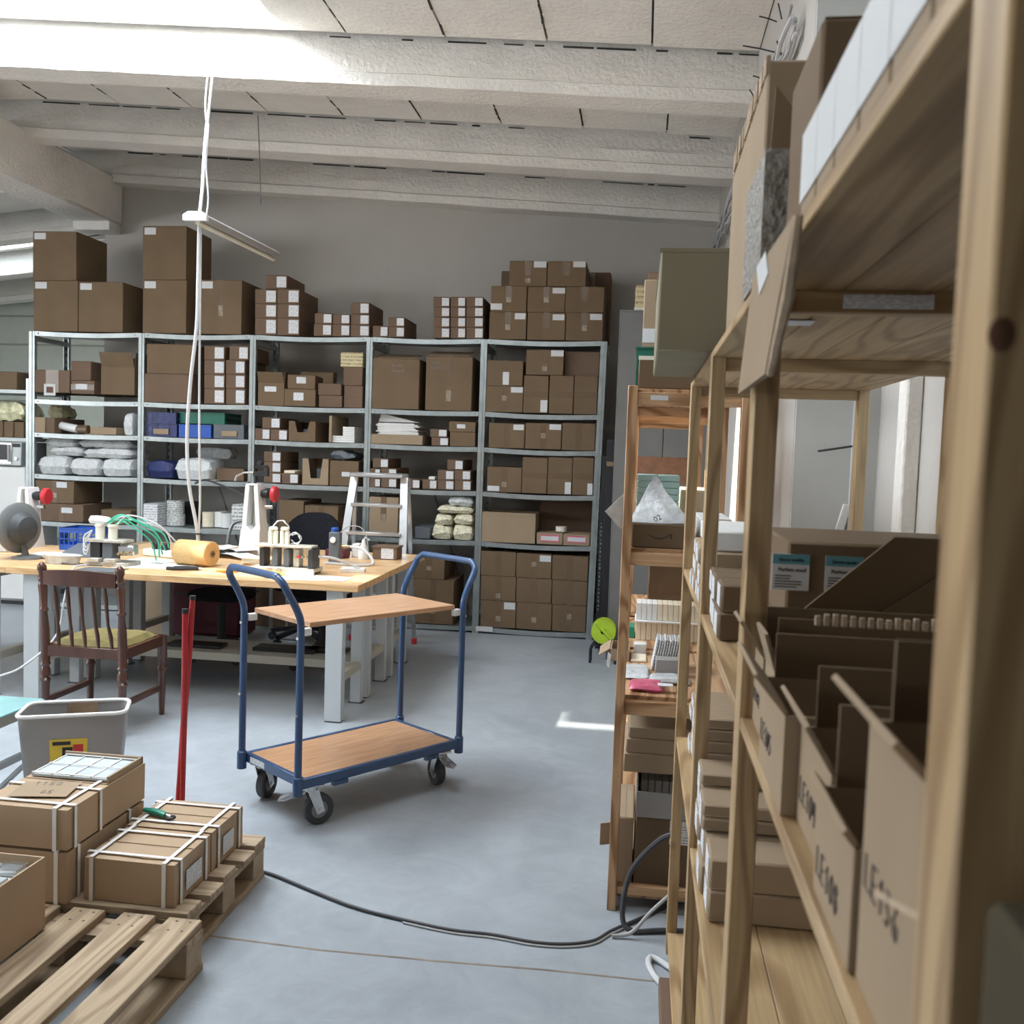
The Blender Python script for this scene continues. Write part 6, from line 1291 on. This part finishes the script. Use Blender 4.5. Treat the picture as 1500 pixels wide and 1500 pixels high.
bag(204, 675, 254, 700, 'crumpled navy blue plastic sack on the fourth shelf', 'navy', seed=12, amp=.02); bag(253, 672, 312, 702, 'clear cloudy sack beside the navy sack', 'foam_white', seed=13, amp=.02, d=.36); 
bag(285, 655, 340, 676, 'grey translucent sack at the back of the second bay', 'film_haze', seed=14, y=7.95, d=.18)
q = [at(302, 702, y=7.66), at(322, 693, y=7.72)]; tag(MB().box(q[0].x, q[1].x, 7.645, 7.74, 1.1745, 1.177).build('paper_slip', 'paper_warm'), 'cream paper slip at the shelf edge before the brown box', 'paper')
def rollp(px, py0, py1, wpx, label, m, y=7.8, grp='paper label rolls on the fifth shelf'):
    a = at(px, py1, y=y); r = at(px+wpx/2, py1, y=y).x-a.x; z0 = .7645; z1 = at(px, py0, y=y).z
    for o in PL:
        if o[0] < a.x+r-.01 and o[1] > a.x-r+.01 and o[2] < y+r and o[3] > y-r and abs(o[5]-a.z) < .05 and o[5] > z0: z0 = o[5]+.001
    PL.append((a.x-r, a.x+r, y-r, y+r, z0, z1))
    return tag(MB().lathe((a.x, y, z0), [(r*.4, 0), (r, 0), (r, z1-z0), (r*.4, z1-z0), (r*.4, 0)], 22).build('label_roll', m), label, 'roll', grp)
for k, (px, py0, py1, w, n, m) in enumerate(((234, 756, 772, 20, 'lower left', 'roll_print'), (234, 737, 755, 19, 'upper left', 'roll_print'), (257.5, 753, 772, 25, 'lower middle', 'roll_print'), (257, 733, 752, 23, 'upper middle', 'roll_print'), (305, 750, 770, 16, 'beige, standing alone behind the white cables', 'paper_warm'), (333, 752, 772, 18, 'small, next to the tall white box', 'white_plastic'))):
    rollp(px, py0, py1, w, 'label roll on the fifth shelf of bay two, '+n, m)
C(216, 738, 221, 772, 'tall narrow white and blue box left of the label rolls', m='sticker', tape=None, seam=False); C(339, 739, 357, 775, 'tall white box with printed spots right of the label rolls', m='roll_print', tape=None, seam=False); C(314, 750, 325, 770, 'small white cube box between label rolls', m='paper', tape=None, seam=False, y=7.8, d=.2)
C(270, 735, 284, 771, 'small dark box behind the label rolls', m='black', tape=None, seam=False, y=7.95, d=.15)
# bay 3 : open bin box and the box of envelopes
def open_front(px0, py0, px1, py1, label, m, notch=.55):
    y = 7.645; xm, ym = (px0+px1)/2, (py0+py1)/2; x0, x1 = at(px0, ym, y=y).x, at(px1, ym, y=y).x; z0, z1 = at(xm, py1, y=y).z, at(xm, py0, y=y).z
    x0 = max(x0, RX[2]+.032); x1 = min(x1, RX[3]-.032)
    x0, x1, z0, z1 = settle(x0, x1, y, y+.36, z0, z1); t = thing('bin_box', ((x0+x1)/2, 7.8, z0), label, 'box'); th = .005; w = x1-x0; h = z1-z0; zn = z0+h*(1-notch); y1 = y+.36
    pts = [(x0, z0), (x1, z0), (x1, z1), (x1-w*.22, z1), (x1-w*.32, zn), (x0+w*.32, zn), (x0+w*.22, z1), (x0, z1)]
    MB().prism(pts, 1, y, y+th).build('front', m, t); MB().box(x0, x0+th, y+th, y1, z0, z1).box(x1-th, x1, y+th, y1, z0, z1).box(x0+th, x1-th, y1-th, y1, z0, z1).box(x0+th, x1-th, y+th, y1-th, z0, z0+th).build('body', m, t)
    MB().box(x0+w*.4, x1-w*.15, y+.10, y1-.05, z0+th+.001, z0+h*.62).build('blue_packet', 'slate', t); return t
open_front(423, 617, 462, 645, 'cut away bin box with a grey packet, third shelf of bay three', 'kraft'); open_front(443, 672, 481, 709.5, 'cut away bin box with blue packets, fourth shelf of bay three', 'kraft_pale', .75)
t = C(483, 675, 525, 711, 'brown carton with a white tag beside the cut away bin box', tape=None, m='kraft', st=(.42, .70, .38, .56))
bag(482, 661, 520, 674, 'dark crumpled bag on the carton with a white tag', 'slate', seed=21, amp=.03, d=.3)
C(482, 609, 486, 646, 'brown board upright left of the envelope stack', tape=None, m='kraft_pale', seam=False); 
for k in range(7):
    a, b = at(502 if k > 2 else 486, 640, y=7.66).x, at(519, 640, y=7.66).x; tag(MB().box(a, b, 7.66, 7.9, 1.5345+k*.019, 1.5345+k*.019+.018, .001).build('envelope_pack', 'paper'), 'white envelope pack in the stack right of bay three, layer %s' % ('one', 'two', 'three', 'four', 'five', 'six', 'seven')[k], 'paper', 'white envelope packs')
# bay 4 : heap of envelopes
zz = .0
tops_ = [a for a in PL if a[0] < -1.95 < a[1] and abs(a[5]-1.62) < .06 and a[2] < 7.8]
zz = max([a[5] for a in tops_] or [1.62])
for k in range(9):
    a, b = at(553+R.uniform(-2, 4), 620, y=7.7).x, at(611+R.uniform(-3, 4), 620, y=7.7).x; tag(MB().box(a, b, 7.68, 7.95, zz+.001+k*.0105, zz+.0105+k*.0105).rot(R.uniform(-.05, .05), ((a+b)/2, 7.8, 0)).build('envelope', 'paper'), 'white envelope in the fanned heap of bay four', 'paper', 'fanned heap of white envelopes')
a, b = at(553, 630, y=7.69), at(613, 625, y=7.69); zt = zz+.105
tag(MB().prism([(a.x, zt), (b.x, zt), (a.x+.02, zt+.07)], 1, 7.72, 7.90).build('folded_sheet', 'paper'), 'large white sheet rising to a corner on the envelope heap', 'paper')
bag(631, 770, 661, 789, 'bag of cream pellets, lower left in the fourth bay', 'pellets', 'bags of cream pellets', seed=31, amp=.02); bag(662, 769, 693, 790, 'bag of cream pellets, lower right in the fourth bay', 'pellets', 'bags of cream pellets', seed=32, amp=.02)
bag(636, 754, 662, 770, 'bag of cream pellets, middle left in the fourth bay', 'pellets', 'bags of cream pellets', seed=33, amp=.02); bag(663, 753, 693, 770, 'bag of cream pellets, middle right in the fourth bay', 'pellets', 'bags of cream pellets', seed=35, amp=.02)
bag(638, 742, 693, 754, 'wide bag of cream pellets near the top of the heap', 'pellets', 'bags of cream pellets', seed=36, amp=.015)
bag(655, 728, 693, 742, 'clear white bag on top of the cream pellet bags', 'foam_white', seed=34, amp=.015)
C(608, 772, 630, 789, 'low dark grey tray left of the cream pellet bags', m='slate', tape=None, seam=False)
# left of the rack: a second rack, microwave and fridge
t = thing('storage_rack', (-5.9, 7.9, 0), 'second metal rack at the left picture edge, above the white fridge', 'rack')
for y in (7.66, 8.14):
    MB().box(-5.345, -5.32, y-.015, y+.015, 0, 2.0).build('upright', 'galv', t)
    MB().box(-6.4, -6.375, y-.015, y+.015, 0, 2.0).build('upright', 'galv', t)
for z in (1.48, 1.90): MB().box(-6.37, -5.35, 7.65, 8.15, z-.03, z).build('shelf_board', 'galv_paint', t)
for z in (1.48, 1.90): PL.append((-6.37, -5.35, 7.65, 8.15, z-.03, z))
carton(-6.0, -5.47, 7.70, 8.0, 1.9005, 2.06, 'dark carton on the second rack at the picture edge', tape=None, m='kraft', fit=False)
for k in range(4): carton(-5.78+k*.10, -5.69+k*.10, 7.68, 7.95, 1.4805, 1.62, 'upright brown folder box at the picture edge, %s of four' % ('first', 'second', 'third', 'fourth')[k], 'upright folder boxes at the picture edge', tape=None, m='kraft', fit=False, seam=False)
tag(pillow(-5.85, -5.42, 7.72, 8.05, 1.625, 1.80, 41, .03).build('foil_bag', 'gold_foil'), 'pale gold foil bag lying over the upright folder boxes', 'bag')
t = thing('microwave_oven', (-5.5, 7.85, 1.24), 'steel microwave oven on the white fridge', 'microwave')
MB().box(-5.80, -5.37, 7.62, 7.98, 1.2355, 1.442, .006).build('body', 'galv_paint', t); MB().box(-5.79, -5.46, 7.612, 7.6195, 1.25, 1.435, .002).build('door', 'alu', t); MB().box(-5.77, -5.50, 7.608, 7.6115, 1.285, 1.42).build('glass', 'black', t)
MB().tube([(-5.478, 7.60, 1.27), (-5.478, 7.60, 1.42)], .008, 8).build('handle', 'alu', t); MB().box(-5.45, -5.38, 7.614, 7.6195, 1.40, 1.43).build('display', 'ink', t); MB().lathe((-5.415, 7.62, 1.30), [(0, 0), (.016, 0), (.014, -.014), (0, -.014)], 14, 'y').build('knob', 'alu', t)
t = thing('fridge', (-5.6, 7.85, 0), 'white fridge left of the storage rack', 'fridge')
MB().box(-5.95, -5.352, 7.69, 8.12, .03, 1.233, .01).build('body', 'white_plastic', t); MB().box(-5.95, -5.352, 7.64, 7.685, .05, 1.23, .012).build('door', 'white_plastic', t)
MB().tube([(-5.39, 7.625, .75), (-5.39, 7.62, 1.05)], .01, 8).build('handle', 'white_plastic', t); MB().box(-5.93, -5.37, 7.70, 8.1, 0, .0295).build('foot_strip', 'black', t)
